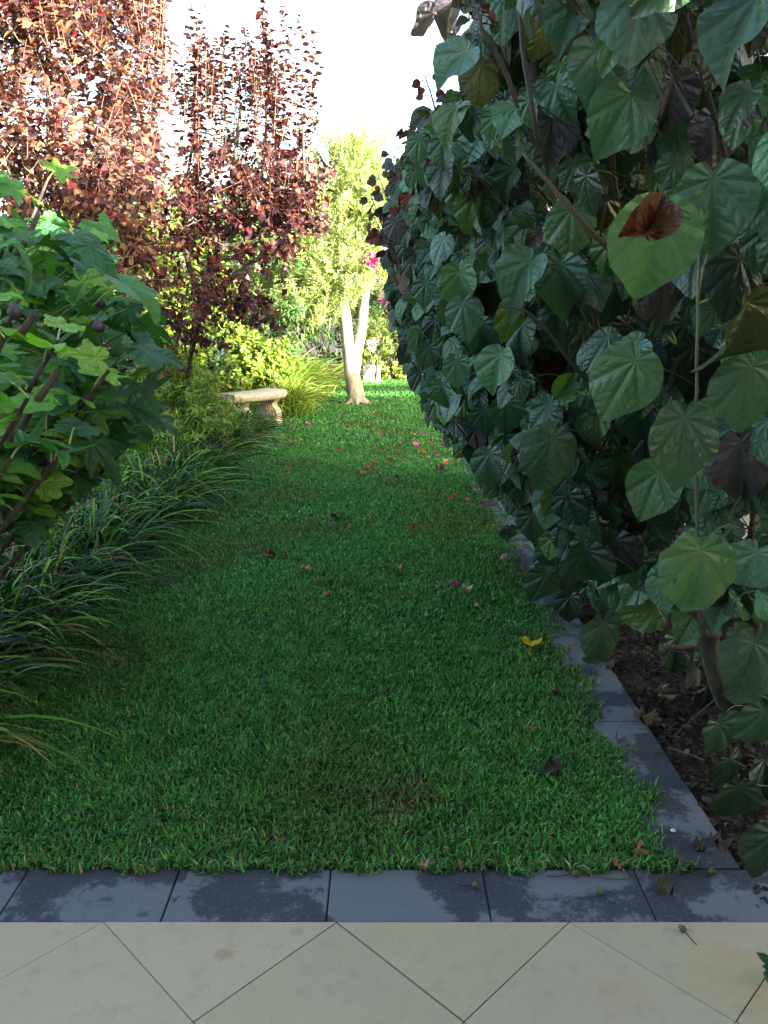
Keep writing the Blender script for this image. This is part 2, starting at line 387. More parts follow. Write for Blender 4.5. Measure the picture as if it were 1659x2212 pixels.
# slate grey edging tiles across the front and along the right of the lawn
sheet("edging_bed", -3, 3, EDGE, 1.872, -.014, M_grout)
b = Buf()
for k in range(-6, 6):
    x0 = -.143 + .4085 * k; x1 = x0 + .4085; s = (0.005 if k < 0 else -.005) * 0
    sl_ = .0; gap = pr.uniform(.0012, .003)
    prism(b, [(x0 + gap, EDGE + .004), (x1 - gap, EDGE + .004), (x1 - gap, 1.868), (x0 + gap, 1.868)], -.013, -.003 + pr.uniform(-.001, .001), (1, 1, 1))
y = 1.871
while y < 9.0:
    gap = pr.uniform(.001, .003); dx = pr.uniform(-.006, .006)
    prism(b, [(.765 + dx, y + gap), (.962 + dx, y + gap), (.962 + dx, y + .405 - gap), (.765 + dx, y + .405 - gap)], -.03, pr.uniform(-.004, .003), (1, 1, 1))
    y += .405
o = b.build("edging", M_grey, smooth=False); o["kind"] = 'structure'
bm_ = o.modifiers.new("bev", 'BEVEL'); bm_.width = .0025; bm_.segments = 1; bm_.limit_method = 'ANGLE'
# pale side path beyond the hedge
b = Buf()
for i in range(0, 12):
    for j in range(0, 32):
        x = 2.15 + i * .405; y = 1.9 + j * .405
        prism(b, [(x, y), (x + .401, y), (x + .401, y + .401), (x, y + .401)], -.02, pr.uniform(-.002, .002) - .004, np.array((.62, .50, .36)) * pr.uniform(.9, 1.1))
for i in range(0, 4):
    for j in range(0, 5):
        x = .93 + i * .305; y = 9.6 + j * .405
        prism(b, [(x, y), (x + .301, y), (x + .301, y + .401), (x, y + .401)], -.02, pr.uniform(-.002, .002), np.array((1.25, 1.22, 1.2)) * pr.uniform(.95, 1.05))  # sunlit patch put into the colour of these tiles
o = b.build("side_path", M_ivory, smooth=False); o["kind"] = 'structure'

# wood chips in the bed on the right
b = Buf(); N = 15000
P = np.stack([rng.uniform(.965, 2.15, N), 1.72 + 5.6 * rng.random(N) ** 1.6, np.full(N, -.03)], 1); P[:, 2] += rng.uniform(0, .03, N)
P[:, 0] -= np.maximum(0, rng.normal(0, .02, N))
t = rdir(N) * [1, 1, .25]; n = np.array([0, 0, 1.]) + rdir(N) * .5
CH_T = (np.array([[-.5, 0, 0], [.5, .05, 0], [.42, 1, .1], [-.4, .92, 0], [-.5, 0, -.25], [.5, .05, -.25], [.42, 1, -.15], [-.4, .92, -.25]]),
        np.array([[0, 1, 2], [0, 2, 3], [0, 4, 5], [0, 5, 1], [1, 5, 6], [1, 6, 2], [2, 6, 7], [2, 7, 3], [3, 7, 4], [3, 4, 0]]), np.zeros((8, 3)))
inst(b, CH_T, P, t, n, rng.uniform(.009, .034, N), pick([(.026, .018, .013), (.045, .031, .022), (.10, .075, .056), (.014, .010, .008)], N, .35, [.35, .3, .1, .25]), .42)
b.build("bark_mulch", M_chip, smooth=False, kind='stuff')

# ------------------------------------------------------------------ lawn grass
def blades(N, X, Y, h, w, cols):
    yaw = rng.uniform(0, 6.283, N); lean = rng.uniform(.15, 1.15, N) ** .8; la = rng.uniform(0, 6.283, N)
    d = np.stack([np.cos(la), np.sin(la), np.zeros(N)], 1); s = np.stack([-np.sin(la + rng.normal(0, .5, N)), np.cos(la), np.zeros(N)], 1)
    up = np.array([0, 0, 1.]); base = np.stack([X, Y, np.full(N, -.006)], 1)
    h = h[:, None]; w = w[:, None]; l = lean[:, None]
    m1 = base + up * h * .55 * np.cos(l * .5) + d * h * .55 * np.sin(l * .5)
    tp = m1 + up * h * .5 * np.cos(l * 1.35) + d * h * .6 * np.sin(l * 1.35)
    V = np.stack([base - s * w * .4, base + s * w * .4, m1 + s * w * .5, m1 - s * w * .5, tp], 1)
    F = np.array([[0, 1, 2], [0, 2, 3], [3, 2, 4]]); FF = (F[None] + (np.arange(N) * 5)[:, None, None]).reshape(-1, 3)
    return V.reshape(-1, 3), FF, np.repeat(cols, 5, 0)
GC = [(.055, .205, .048), (.085, .28, .072), (.022, .10, .028), (.14, .36, .10), (.18, .30, .09), (.30, .27, .16)]
GP = [.32, .27, .2, .13, .05, .03]
b = Buf()
def in_lawn(X, Y):
    left = np.interp(Y, [1.8, 14.5, 16, 18.7], [LX0, LX0, -2.2, -2.6]); right = np.interp(Y, [1.8, 12, 13.2, 18.7], [.80, .85, 3.2, 3.2])
    edge = .03 * np.sin(Y * 9) + .025 * np.sin(Y * 23 + 1) + .012 * np.sin(Y * 57)
    return (X > left) & (X < right + edge * (Y < 12) - .008) & ((Y > LY0 + .012 * np.sin(X * 31) + .008 * np.sin(X * 73)) | (X > 3))
for (y0, y1, dens, hh, ww) in [(1.85, 2.6, 36000, .024, .0050), (2.6, 3.6, 27000, .024, .0053), (3.6, 5.5, 16000, .024, .0065), (5.5, 9, 7500, .026, .009), (9, 13.5, 2800, .038, .015), (13.5, 18.7, 1600, .04, .022)]:
    xw0, xw1 = (LX0, .95) if y1 < 13 else (-2.6, 3.2)
    if y0 == 9: xw0, xw1 = LX0, 3.2
    N = int((xw1 - xw0) * (y1 - y0) * dens); X = rng.uniform(xw0, xw1, N); Y = rng.uniform(y0, y1, N)
    # bare, straw coloured thin patches and clumpy density
    bare = np.exp(-(((X - .05) / .11) ** 2 + ((Y - 2.16) / .07) ** 2)) + .8 * np.exp(-(((X - .12) / .05) ** 2 + ((Y - 2.28) / .04) ** 2)) + .5 * np.exp(-(((X + .32) / .12) ** 2 + ((Y - 2.02) / .05) ** 2))
    clump = .5 + .5 * np.sin(X * 19 + 3 * np.sin(Y * 11)) * np.sin(Y * 17 + 2 * np.sin(X * 13))
    m = in_lawn(X, Y) & (rng.random(N) > .72 * bare) & (rng.random(N) < .78 + .22 * clump); X = X[m]; Y = Y[m]; N = len(X)
    C = pick(GC, N, .22, GP); C *= (.85 + .3 * clump[m])[:, None]
    pat = np.clip(np.sin(X * 3.1 + 2 * np.sin(Y * 1.7)) * np.sin(Y * 2.3 + 1.3 * np.sin(X * 2.9)), 0, 1); C *= (1 - .28 * pat)[:, None] * np.array([1, 1, 1]); C[:, 0] *= 1 + .5 * pat
    st = (rng.random(N) < .5 * bare[m] ** 1) | (rng.random(N) < .10 * np.exp(-((Y - 1.9) / .12) ** 2)); C[st] = pick([(.2, .16, .10), (.13, .11, .06)], int(st.sum()))
    V, F, C = blades(N, X, Y, hh * rng.uniform(.55, 1.35, N), ww * rng.uniform(.6, 1.3, N), C); b.add(V, F, C)
# runners spilling over the edging
N = 900; Y = rng.uniform(1.87, 9, N); X = .80 + .04 * np.clip((Y - 2) / 4, 0, 1) + .03 * np.sin(Y * 9) + .025 * np.sin(Y * 23 + 1) + rng.normal(0, .014, N)
V, F, C = blades(N, X, Y, rng.uniform(.02, .045, N), rng.uniform(.004, .007, N), pick(GC, N, .2, GP)); b.add(V, F, C)
N = 900; X = rng.uniform(-1.5, .85, N); Y = 1.868 + rng.normal(0, .008, N) + .012 * np.sin(X * 31)
V, F, C = blades(N, X, Y, rng.uniform(.02, .05, N), rng.uniform(.004, .006, N), pick(GC + [(.2, .15, .1)], N, .2)); b.add(V, F, C)
b.build("grass", M_grass, kind='stuff')

# ------------------------------------------------------------------ large-leaved hibiscus
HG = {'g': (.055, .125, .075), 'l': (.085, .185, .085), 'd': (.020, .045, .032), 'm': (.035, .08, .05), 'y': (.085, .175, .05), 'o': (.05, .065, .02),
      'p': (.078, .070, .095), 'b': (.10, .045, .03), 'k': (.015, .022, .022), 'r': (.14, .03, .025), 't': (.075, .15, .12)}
def hshrub(name, loc, label):
    return empty(name, loc, label, "shrub")
near = hshrub("hibiscus_shrub", (1.36, 2.97, -.03), "big heart-leaved shrub with grey trunks nearest the camera on the right, over the bark mulch")
far_ = hshrub("hibiscus_shrub", (1.45, 5.2, -.03), "further half of the heart-leaved shrub, purple-tipped branches leaning over the lawn")
bl = {0: Buf(), 1: Buf()}; bs = {0: Buf(), 1: Buf()}
def silh(v): return np.interp(v, [-400, 0, 60, 100, 190, 230, 280, 350, 440, 500, 560, 700, 800, 880, 950, 1060, 1170, 1250, 1400, 1450, 1480, 1560, 1700, 1900, 2100],
                              [930, 945, 985, 935, 1000, 905, 880, 868, 812, 818, 822, 842, 872, 905, 950, 1040, 1120, 1170, 1250, 1330, 1440, 1500, 1560, 1640, 1680])
def add_leaves(P, tip, nor, size, col, hi, anchor=None):
    """leaf blades plus their curved stalks running back to an anchor inside the shrub"""
    which = (P[:, 1] > 3.9).astype(int)
    for w in (0, 1):
        m = which == w
        if not m.any(): continue
        inst_mix(bl[w], HEARTS if hi else HEARTS_LO, P[m], tip[m], nor[m], size[m], col[m])
        A = (P[m] + np.array([.10, .05, -.06]) * rng.uniform(.6, 1.6, (int(m.sum()), 1)) + rng.normal(0, .03, (int(m.sum()), 3))) if anchor is None else anchor[m]
        mid = (P[m] + A) / 2 + np.array([0, 0, .035])
        cc = pick([(.09, .12, .05), (.06, .05, .04), (.12, .07, .05)], int(m.sum()))
        tubes(bs[w], bez(A, mid, P[m], 5), .0022, cc, 4)
heroes = [ # u, v of the stalk joint, width px, tip angle (deg, clockwise from down towards left), colour, yaw of the face, pitch of the face
 (1292, 108, 122, 8, 't', -10, 25), (1008, 112, 100, 45, 't', -35, 20), (1042, 138, 95, 5, 'o', 20, -10), (1118, 118, 80, 20, 'd', 30, -10), (935, 28, 70, 40, 'p', 75, 10),
 (1195, 256, 108, 0, 'p', -5, 20), (1455, 172, 112, 5, 'p', -5, 25), (1385, -25, 165, 10, 't', -20, 30), (1640, -10, 190, 35, 't', -60, 10), (1365, 205, 140, 30, 'g', -20, 15),
 (1235, 452, 106, 5, 'l', -10, 20), (1147, 566, 112, 50, 'g', -25, 30), (1421, 462, 192, 0, 'l', 5, 5), (1541, 386, 168, -5, 'g', 0, 25), (1436, 580, 118, 0, 'p', 10, 30),
 (1212, 572, 108, -5, 'm', 0, 15), (1374, 778, 150, 28, 'l', -20, 20), (1626, 792, 160, 0, 'g', -5, 15), (1478, 902, 165, 0, 'm', 10, 15), (1600, 957, 150, -15, 'p', -10, 15),
 (1190, 948, 126, 0, 'm', 0, 20), (1345, 985, 92, 15, 'y', -25, 20), (1424, 1020, 116, 12, 'l', -10, 20), (1462, 1078, 92, 40, 'm', -10, 15), (1292, 880, 96, 8, 'y', -20, 5),
 (1082, 766, 92, 25, 'l', -25, 25), (1196, 782, 66, 8, 'b', -30, 20), (1095, 868, 78, 0, 'g', -5, 20), (1057, 980, 78, 5, 'g', -15, 15), (1137, 1030, 72, 0, 't', -10, 25),
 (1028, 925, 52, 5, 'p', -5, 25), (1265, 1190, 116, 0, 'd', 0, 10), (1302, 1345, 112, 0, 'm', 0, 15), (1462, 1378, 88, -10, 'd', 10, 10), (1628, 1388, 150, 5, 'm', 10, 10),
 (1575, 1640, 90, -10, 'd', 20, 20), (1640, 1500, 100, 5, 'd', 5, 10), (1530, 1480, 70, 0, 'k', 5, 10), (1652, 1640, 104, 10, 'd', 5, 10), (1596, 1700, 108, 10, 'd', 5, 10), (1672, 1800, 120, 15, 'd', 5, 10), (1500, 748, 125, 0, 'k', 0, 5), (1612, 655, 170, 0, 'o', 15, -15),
 (1252, 662, 84, 10, 'g', -20, 20), (993, 588, 84, 5, 'l', -15, 25), (1000, 655, 84, -5, 'g', -10, 20), (1208, 668, 94, 0, 'd', 0, 10), (1108, 660, 84, 5, 'y', 25, -10),
 (852, 478, 50, -10, 'p', 0, 45), (925, 245, 50, 60, 'd', -20, 20), (905, 300, 55, 0, 'g', -10, 20), (1040, 300, 80, 40, 't', -50, 25), (1420, 392, 62, -5, 'l', 0, 20),
 (1340, 300, 90, 0, 'm', 5, 20), (1110, 365, 78, 30, 'g', -35, 30), (960, 515, 62, 20, 't', -30, 35), (1165, 645, 60, 0, 'd', 20, 10), (1055, 615, 70, 10, 'd', -10, 20),
 (1545, 255, 110, 0, 'p', -20, 40), (1560, 450, 60, 0, 'b', 10, 20), (1600, 560, 140, 10, 'd', 5, 10), (1330, 620, 100, -5, 'd', 10, 15), (1310, 430, 90, 20, 'o', 25, -10),
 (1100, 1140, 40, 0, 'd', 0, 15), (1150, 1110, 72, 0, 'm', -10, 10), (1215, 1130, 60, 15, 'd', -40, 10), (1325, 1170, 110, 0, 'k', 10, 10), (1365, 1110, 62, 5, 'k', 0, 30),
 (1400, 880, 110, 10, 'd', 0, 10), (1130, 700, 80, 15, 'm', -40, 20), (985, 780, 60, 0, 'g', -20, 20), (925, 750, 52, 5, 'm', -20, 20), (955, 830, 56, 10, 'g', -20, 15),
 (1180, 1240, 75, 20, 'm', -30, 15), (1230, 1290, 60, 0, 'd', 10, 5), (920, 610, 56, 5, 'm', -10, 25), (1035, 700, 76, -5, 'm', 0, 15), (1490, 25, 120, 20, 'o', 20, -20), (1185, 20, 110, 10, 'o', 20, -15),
 (1560, 60, 130, 0, 'd', 0, 0), (1250, 0, 120, 20, 'g', -30, 10), (1090, -10, 100, 15, 't', -20, 30), (980, 5, 70, 30, 'p', -30, 30), (1180, 400, 66, 30, 't', -40, 30), (940, 690, 52, 10, 'd', 0, 15)]
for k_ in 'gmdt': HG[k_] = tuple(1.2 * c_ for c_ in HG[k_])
P, TT, NN, SS, CC, AA = [], [], [], [], [], []
for (u, v, w, a, c, yaw, pit) in heroes:
    zc = min(max(.168 * FPX / w, 1.62), 4.6) if w > 64 else .125 * FPX / w
    zc = min(zc, 5.2); p = at(u, v, zc)
    while p[2] - .75 * w * zc / FPX < .0: zc *= .96; p = at(u, v, zc)
    a = R(a); ro = R(rng.normal(0, 5)); y_ = R(yaw); q = R(pit)
    n = np.array([math.sin(y_) * math.cos(q), -math.cos(y_) * math.cos(q), math.sin(q)])
    n = nrm(n + rng.normal(0, .22, 3)); t = np.array([-math.sin(a + ro), -.15 * math.sin(q) + rng.normal(0, .15), -math.cos(a + ro)])
    P.append(p); TT.append(t); NN.append(n); SS.append(w * zc / FPX * 1.04); CC.append(np.array(HG[c]) * rng.uniform(.85, 1.15))
P, TT, NN, SS, CC = map(np.array, (P, TT, NN, SS, CC))
HP, HW = P.copy(), SS.copy()
add_leaves(P, TT, NN, SS, CC, True)
# special leaves: chewed, folded and star shaped ones
for (T, u, v, w, a, c, yaw, pit) in [(CHEWED2, 1513, 1188, 182, 0, 'l', 5, 15), (CHEWED, 1421, 1312, 98, -5, 'y', 0, 10), (STAR, 1553, 1562, 112, 12, 'm', 20, 25), (STAR, 1652, 1535, 135, 0, 'm', -10, 25),
                                 (FOLDED, 1208, 852, 60, 10, 'y', -30, 10), (FOLDED, 1270, 1020, 62, 5, 'm', 20, 10), (FOLDED, 1415, 1130, 60, 5, 'm', 20, 0), (FOLDED, 1412, 680, 50, 30, 'l', -40, 10), (FOLDED, 1395, 500, 95, 35, 'b', -10, 10), (FOLDED, 1400, 490, 70, -5, 'r', -30, 10)]:
    zc = max(.168 * FPX / w, 1.6); zc = min(zc, 2.9); zc = 1.5 if c in 'br' else zc; p = at(u, v, zc)
    while p[2] - .75 * w * zc / FPX < .0: zc *= .96; p = at(u, v, zc); a = R(a); y_ = R(yaw); q = R(pit)
    n = np.array([[math.sin(y_) * math.cos(q), -math.cos(y_) * math.cos(q), math.sin(q)]]); t = np.array([[-math.sin(a), 0, -math.cos(a)]])
    inst(bl[0], T, p[None], t, n, w * zc / FPX, np.array([HG[c]])); tubes(bs[0], bez(p + [.1, .06, .03], p + [.04, .03, .06], p, 5), .0022, (.12, .13, .06))
    HP = np.vstack([HP, p]); HW = np.append(HW, w * zc / FPX)
HU, HV, HZ = project(HP); HV = HV + HW * FPX / HZ * .45; HR = HW * FPX / HZ * .42
# the leaf mass behind and between them
def xs(Y, z):
    x = np.interp(Y, [1.4, 2.0, 2.6, 4.0, 5.2, 6.2, 7.2], [.85, .78, .66, .38, .05, .02, .3])
    x = x - np.clip((z - 1.75) * .8, 0, .42) * (Y < 4) + np.clip((.9 - z) * .75, 0, .55)
    return x
N = 30000
Y = rng.uniform(1.5, 7.2, N); z = rng.uniform(.12, 3.3, N); off = rng.exponential(.22, N); X = xs(Y, z) + off
P = np.stack([X, Y, z], 1); u, v, zc = project(P)
mp_ = .11 * FPX / zc; rag = 16 * np.sin(v * .021 + Y * 3) + 14 * np.sin(v * .057 + 1 + Y * 5) - 30 * (rng.random(N) < .07) * (v < 900); keep = (u - .5 * mp_ > silh(v) + rag) & (u - .35 * mp_ > silh(v + 1.15 * mp_)) & (zc > 1.55) & (X < 2.1) & (v > -260) & (u < 1800)
zmax = np.interp(Y, [1.5, 4, 5.5, 6.3, 7.2], [3.4, 3.3, 2.75, 2.2, 1.7]); keep &= z < zmax
keep &= ~((v > 1300) & (u > 1350) & (rng.random(N) < .9))                      # open, dark foot of the shrub
keep &= ~((u > 1470) & (v > 1080) & (rng.random(N) < .55))
keep &= rng.random(N) < np.interp(Y, [1.5, 2.5, 7], [.24, .36, .36])
for hu, hv, hz, hr in zip(HU, HV, HZ, HR):                                       # leave room in front of the leaves one can tell apart
    keep &= ~((np.hypot(u - hu, v + 20 - hv) < hr + 45 * 2 / zc) & (zc < hz + .06))
P = P[keep]; off = off[keep]; u, v, zc = project(P); N = len(P)
nor = nrm(np.array([-.55, -.62, .42]) + rng.normal(0, .5, (N, 3))); tip = np.array([-.22, -.15, -1.]) + rng.normal(0, .42, (N, 3))
size = rng.uniform(.06, .155, N); hi_z = P[:, 2] > np.interp(P[:, 1], [1.5, 7], [2.5, 1.9]); size[hi_z] *= .8
c = pick([HG[k] for k in 'gmdtlypok'], N, .22, [.30, .27, .12, .08, .13, .04, .02, .03, .01])
pu = (u < silh(v) + 70) & (v < 620) & (rng.random(N) < .45); c[pu] = pick([HG['p'], HG['b'], HG['p'], HG['r']], int(pu.sum())); size[pu] *= .7
hi = zc < 3.4
add_leaves(P[hi], tip[hi], nor[hi], size[hi], c[hi], True); add_leaves(P[~hi], tip[~hi], nor[~hi], size[~hi], c[~hi], False)
# dense interior / far side
N = 4200
Y = rng.uniform(1.5, 6.8, N); z = rng.uniform(.75, 3.2, N); X = rng.uniform(.2, 1.15, N) ** .8 * 1.25 + xs(Y, z)
P = np.stack([X, Y, z], 1); u, v, zc = project(P)
keep = (u > silh(v + 25) + 60) & (zc > 1.75) & (X < 2.25) & (z < np.interp(Y, [1.5, 4, 5.5, 7.2], [3.4, 3.2, 2.6, 1.6])) & ~((u > 1500) & (v > 1050)) & ~((u > 1560) & (v < 560) & (rng.random(N) < .5))
for hu, hv, hz, hr in zip(HU, HV, HZ, HR): keep &= ~((np.hypot(u - hu, v + 20 - hv) < hr + 40) & (zc < hz + .06))
P = P[keep]; N = len(P)
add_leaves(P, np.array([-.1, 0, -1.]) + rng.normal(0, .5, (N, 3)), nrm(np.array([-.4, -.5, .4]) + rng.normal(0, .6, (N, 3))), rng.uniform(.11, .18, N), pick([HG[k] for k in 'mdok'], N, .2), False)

N = 420; Y = rng.uniform(.3, 1.9, N); P = np.stack([rng.uniform(1.15, 2.3, N), Y, rng.uniform(.7, 3.5, N)], 1)  # out-of-view leaves added to keep sky light off the shrub's lower right
u, v, zc = project(P); P = P[(u > 1830) | (v < -150) | (zc < .1)]; N = len(P)
add_leaves(P, np.array([-.1, 0, -1.]) + rng.normal(0, .5, (N, 3)), nrm(np.array([-.4, -.5, .4]) + rng.normal(0, .6, (N, 3))), rng.uniform(.12, .19, N), pick([HG[k] for k in 'gmd'], N, .2), False)

# sprays of small purple young leaves on the far tips against the sky
for (u0, v0, u1, v1, zc) in [(905, 320, 880, 268, 4.2), (880, 400, 842, 320, 4.8), (850, 470, 815, 375, 5.2), (835, 520, 800, 420, 5.2), (945, 260, 918, 165, 3.6), (1040, 60, 1010, -20, 2.3), (850, 560, 808, 470, 5.0)]:
    A = at(u0, v0, zc); B = at(u1, v1, zc); w = int(A[1] > 3.9); C0 = A + [.12, .05, -.2]
    pts = bez(C0, (C0 + A) / 2 + [0, 0, .05], A, 4); pts = np.vstack([pts, bez(A, (A + B) / 2 + [.01, 0, 0], B, 6)[1:]])
    tubes(bs[w], pts, np.linspace(.007, .0025, len(pts)), (.06, .04, .04), 5)
    k = 9; s = np.linspace(.1, 1, k)[:, None]; Q = A * (1 - s) + B * s; Q0 = Q.copy()
    t = np.stack([np.cos(np.arange(k) * 2.4), rng.normal(0, .4, k), rng.uniform(-.8, .2, k)], 1); t[:, 2] = -np.abs(t[:, 2]); Q = Q + nrm(t * [1, 1, .3]) * .04; tubes(bs[w], bez(Q0, (Q0 + Q) / 2 + [0, 0, .01], Q, 4), .002, (.08, .05, .04), 4)
    inst_mix(bl[w], HEARTS_LO, Q, t, rdir(k) + [0, -.8, .4], rng.uniform(.05, .10, k) * zc / 4.5 * (1.1 - .5 * s[:, 0]), pick([HG['p'], HG['b'], HG['r'], HG['o']], k))
# canes and trunks
tr = {0: Buf(), 1: Buf()}
def cane(pts, r0, r1, w=0, m=14, sides=8, col=None, buf=None):
    p = spline(pts, m); p = p + rng.normal(0, r0 * .12, p.shape); tubes(buf or tr[w], p, np.linspace(r0, r1, m), col or (.3, .3, .3), sides)
Gd = lambda x, y: np.array([x, y, -.035])
cane([at(1572, 1520, 2.9), at(1540, 1420, 2.75), at(1528, 1330, 2.7), at(1520, 1220, 2.65), at(1512, 1060, 2.7), at(1490, 860, 2.8), at(1460, 600, 3.0)], .040, .018)
cane([at(1625, 1500, 3.05), at(1598, 1380, 2.95), at(1572, 1200, 2.9), at(1558, 1080, 2.9), at(1568, 900, 2.9), at(1570, 780, 2.9), at(1566, 640, 2.95), at(1575, 420, 3.0)], .062, .028)
cane([at(1562, 1130, 2.9), at(1600, 1070, 2.9), at(1660, 1000, 2.95), at(1740, 900, 3.0)], .04, .03)
cane([at(1568, 830, 2.92), at(1590, 775, 2.9), at(1640, 700, 2.9), at(1680, 560, 2.9)], .035, .02)
cane([at(1545, 1345, 2.6), at(1600, 1330, 2.62), at(1660, 1345, 2.7), at(1720, 1380, 2.8)], .016, .012)
cane([at(1550, 1370, 2.55), at(1524, 1370, 2.45), at(1515, 1330, 2.4), at(1510, 1240, 2.35)], .012, .010, col=(.1, .08, .07))
cane([at(1545, 1360, 2.6), at(1500, 1320, 2.5), at(1478, 1300, 2.45)], .02, .017)
cane([at(1480, 1500, 3.3), at(1500, 1420, 3.3), at(1490, 1100, 3.4), at(1400, 700, 3.5), at(1300, 380, 3.5)], .032, .014)
cane([at(1610, 1380, 3.4), at(1500, 1395, 3.2), at(1440, 1400, 3.2)], .016, .010)
cane([at(1470, 780, 2.9), at(1530, 775, 2.85), at(1560, 800, 2.9)], .028, .026)
cane([at(1600, 1400, 3.2), at(1530, 1330, 3.3), at(1380, 1330, 3.6), at(1280, 1280, 3.8)], .014, .006)
cane([at(1506, 1160, 1.95), at(1504, 1000, 1.9), at(1505, 800, 1.86), at(1508, 640, 1.85), at(1512, 500, 1.85)], .0048, .0038, col=(.09, .10, .05), buf=bs[0])
cane([at(1508, 640, 1.86), at(1525, 560, 1.87), at(1545, 500, 1.88)], .003, .0025, col=(.14, .13, .07), buf=bs[0])
cane([at(1160, 300, 2.35), at(1150, 235, 2.3), at(1132, 120, 2.25), at(1122, 0, 2.2), at(1118, -80, 2.2)], .0075, .006, col=(.05, .045, .045), buf=bs[0])
cane([at(1330, 420, 2.8), at(1320, 300, 2.6), at(1300, 120, 2.4), at(1296, -60, 2.4)], .008, .006, col=(.06, .05, .04), buf=bs[0])
cane([at(1445, 620, 2.6), at(1340, 560, 2.55), at(1250, 470, 2.5), at(1190, 400, 2.5), at(1130, 330, 2.5)], .012, .006, col=(.08, .065, .05), buf=bs[0])
cane([at(1300, 850, 2.6), at(1240, 790, 2.55), at(1160, 690, 2.5), at(1100, 660, 2.5)], .008, .004, col=(.04, .035, .03), buf=bs[0])
for q in range(14):
    x = rng.uniform(1.15, 1.9); y = rng.uniform(2.4, 4.0); a = rng.uniform(-.35, .35, 2)
    cane([Gd(x, y), [x + a[0] * .5, y + a[1] * .5, .6], [x + a[0], y + a[1], 1.4], [x + a[0] * 1.8 - .2, y + a[1] * 1.6, 2.4]], rng.uniform(.014, .03), .008, 0)
for q in range(12):
    x = rng.uniform(1.1, 1.8); y = rng.uniform(4.2, 6.2); a = rng.uniform(-.3, .3, 2)
    cane([Gd(x, y), [x + a[0] * .5, y + a[1] * .5, .6], [x + a[0] - .3, y + a[1], 1.4], [x + a[0] - .9, y + a[1] * 1.6, 2.2]], rng.uniform(.012, .028), .006, 1)
N = 260; A = np.stack([rng.uniform(1.05, 2.0, N), rng.uniform(2.2, 6.2, N), rng.uniform(.1, 1.6, N)], 1); B = A + rdir(N) * rng.uniform(.15, .5, (N, 1))
tubes(tr[0], bez(A, (A + B) / 2 + rdir(N) * .06, B, 5), .003, (.1, .09, .07), 4)
# pale green stipules / buds at the cane nodes
for (u, v, zc) in [(1505, 657, 1.84), (1462, 745, 2.0), (1500, 1010, 1.85), (1510, 1035, 1.85), (1380, 735, 2.1), (1268, 855, 2.4), (1085, 320, 2.5)]:
    k = 3; p = np.repeat(at(u, v, zc)[None], k, 0)
    inst_mix(bl[0], LONG, p, rdir(k) * [1, .3, .5] + [0, 0, .6], rdir(k) + [0, -1, 0], rng.uniform(.02, .04, k), np.tile((.28, .36, .10), (k, 1)))
for w, par in ((0, near), (1, far_)):
    bl[w].build("foliage", M_hib, par); bs[w].build("stalk", M_stem, par); tr[w].build("trunk", M_bark_grey, par)

# ------------------------------------------------------------------ generic shoots and bushes
def shoots(lb, sb, A, B, per, leaf, T, cols, stem=.003, scol=(.08, .06, .05), spread=.6, up=.3, jit=.02, droop=0., p=None, lj=.3):
    """straight-ish shoots A->B (N,3) each bearing `per` leaves all around"""
    N = len(A); mid = (A + B) / 2 + rdir(N) * .06 * np.linalg.norm(B - A, axis=1, keepdims=True)
    if sb is not None: tubes(sb, bez(A, mid, B, 5), np.linspace(1, .35, 5)[None] * stem, scol, 4)
    s = (np.arange(per)[None] + rng.random((N, per))) / per; s = .08 + .92 * s; s_ = s[..., None]
    Q = ((1 - s_) ** 2 * A[:, None] + 2 * s_ * (1 - s_) * mid[:, None] + s_ ** 2 * B[:, None]).reshape(-1, 3) + rng.normal(0, jit, (N * per, 3))
    ax = np.repeat(nrm(B - A), per, 0); rad = rdir(N * per); rad = nrm(rad - (rad * ax).sum(1, keepdims=True) * ax)
    t = nrm(rad * spread + ax * up + [0, 0, -droop]); n = nrm(ax * .7 - rad * .2 + rdir(N * per) * .6 + [0, 0, .25])
    sz = leaf * rng.uniform(1 - lj, 1 + lj, N * per) * np.where(s.reshape(-1) > .9, .7, 1)
    inst_mix(lb, T, Q, t, n, sz, pick(cols, N * per, .2, p))
def bush(name, loc, rad, n, per, leaf, T, cols, label, cat, slen=.35, group=None, m=None, p=None, up=.5, stems=7, droop=.0, stemcol=(.07, .055, .04), trunk_r=.02, lump=.35, spread=.8):
    root = empty(name, (loc[0], loc[1], loc[2] - rad[2]) if False else (loc[0], loc[1], -.04), label, cat, group)
    lb, sb = Buf(), Buf(); c = np.array(loc, float); rad = np.array(rad, float)
    d = rdir(n); r = rng.random(n) ** .33; lobes = rdir(9)
    bump = 1 + lump * (np.maximum(d @ lobes.T, 0) ** 6).max(1) - lump * .5
    A = c + d * rad * (r * bump)[:, None]; A[:, 2] = np.maximum(A[:, 2], .03)
    B = A + (nrm(d * (1 - up) + rdir(n) * .45 + np.array([0, 0, up]))) * slen * rng.uniform(.6, 1.3, (n, 1)); B[:, 2] = np.maximum(B[:, 2], .05)
    shoots(lb, sb, A, B, per, leaf, T, cols, .0035, stemcol, p=p, droop=droop, spread=spread)
    lb.build("foliage", m or M_leaf, root)
    k = stems; base = np.stack([c[0] + rng.normal(0, .1 * rad[0] + .03, k), c[1] + rng.normal(0, .1, k), np.full(k, -.04)], 1); top = c + rdir(k) * rad * .75
    tubes(sb, bez(base, (base + top) / 2 + rdir(k) * .15, top, 7), np.linspace(1, .35, 7)[None] * trunk_r, stemcol, 6)
    sb.build("stem", M_bark_dark, root); return root

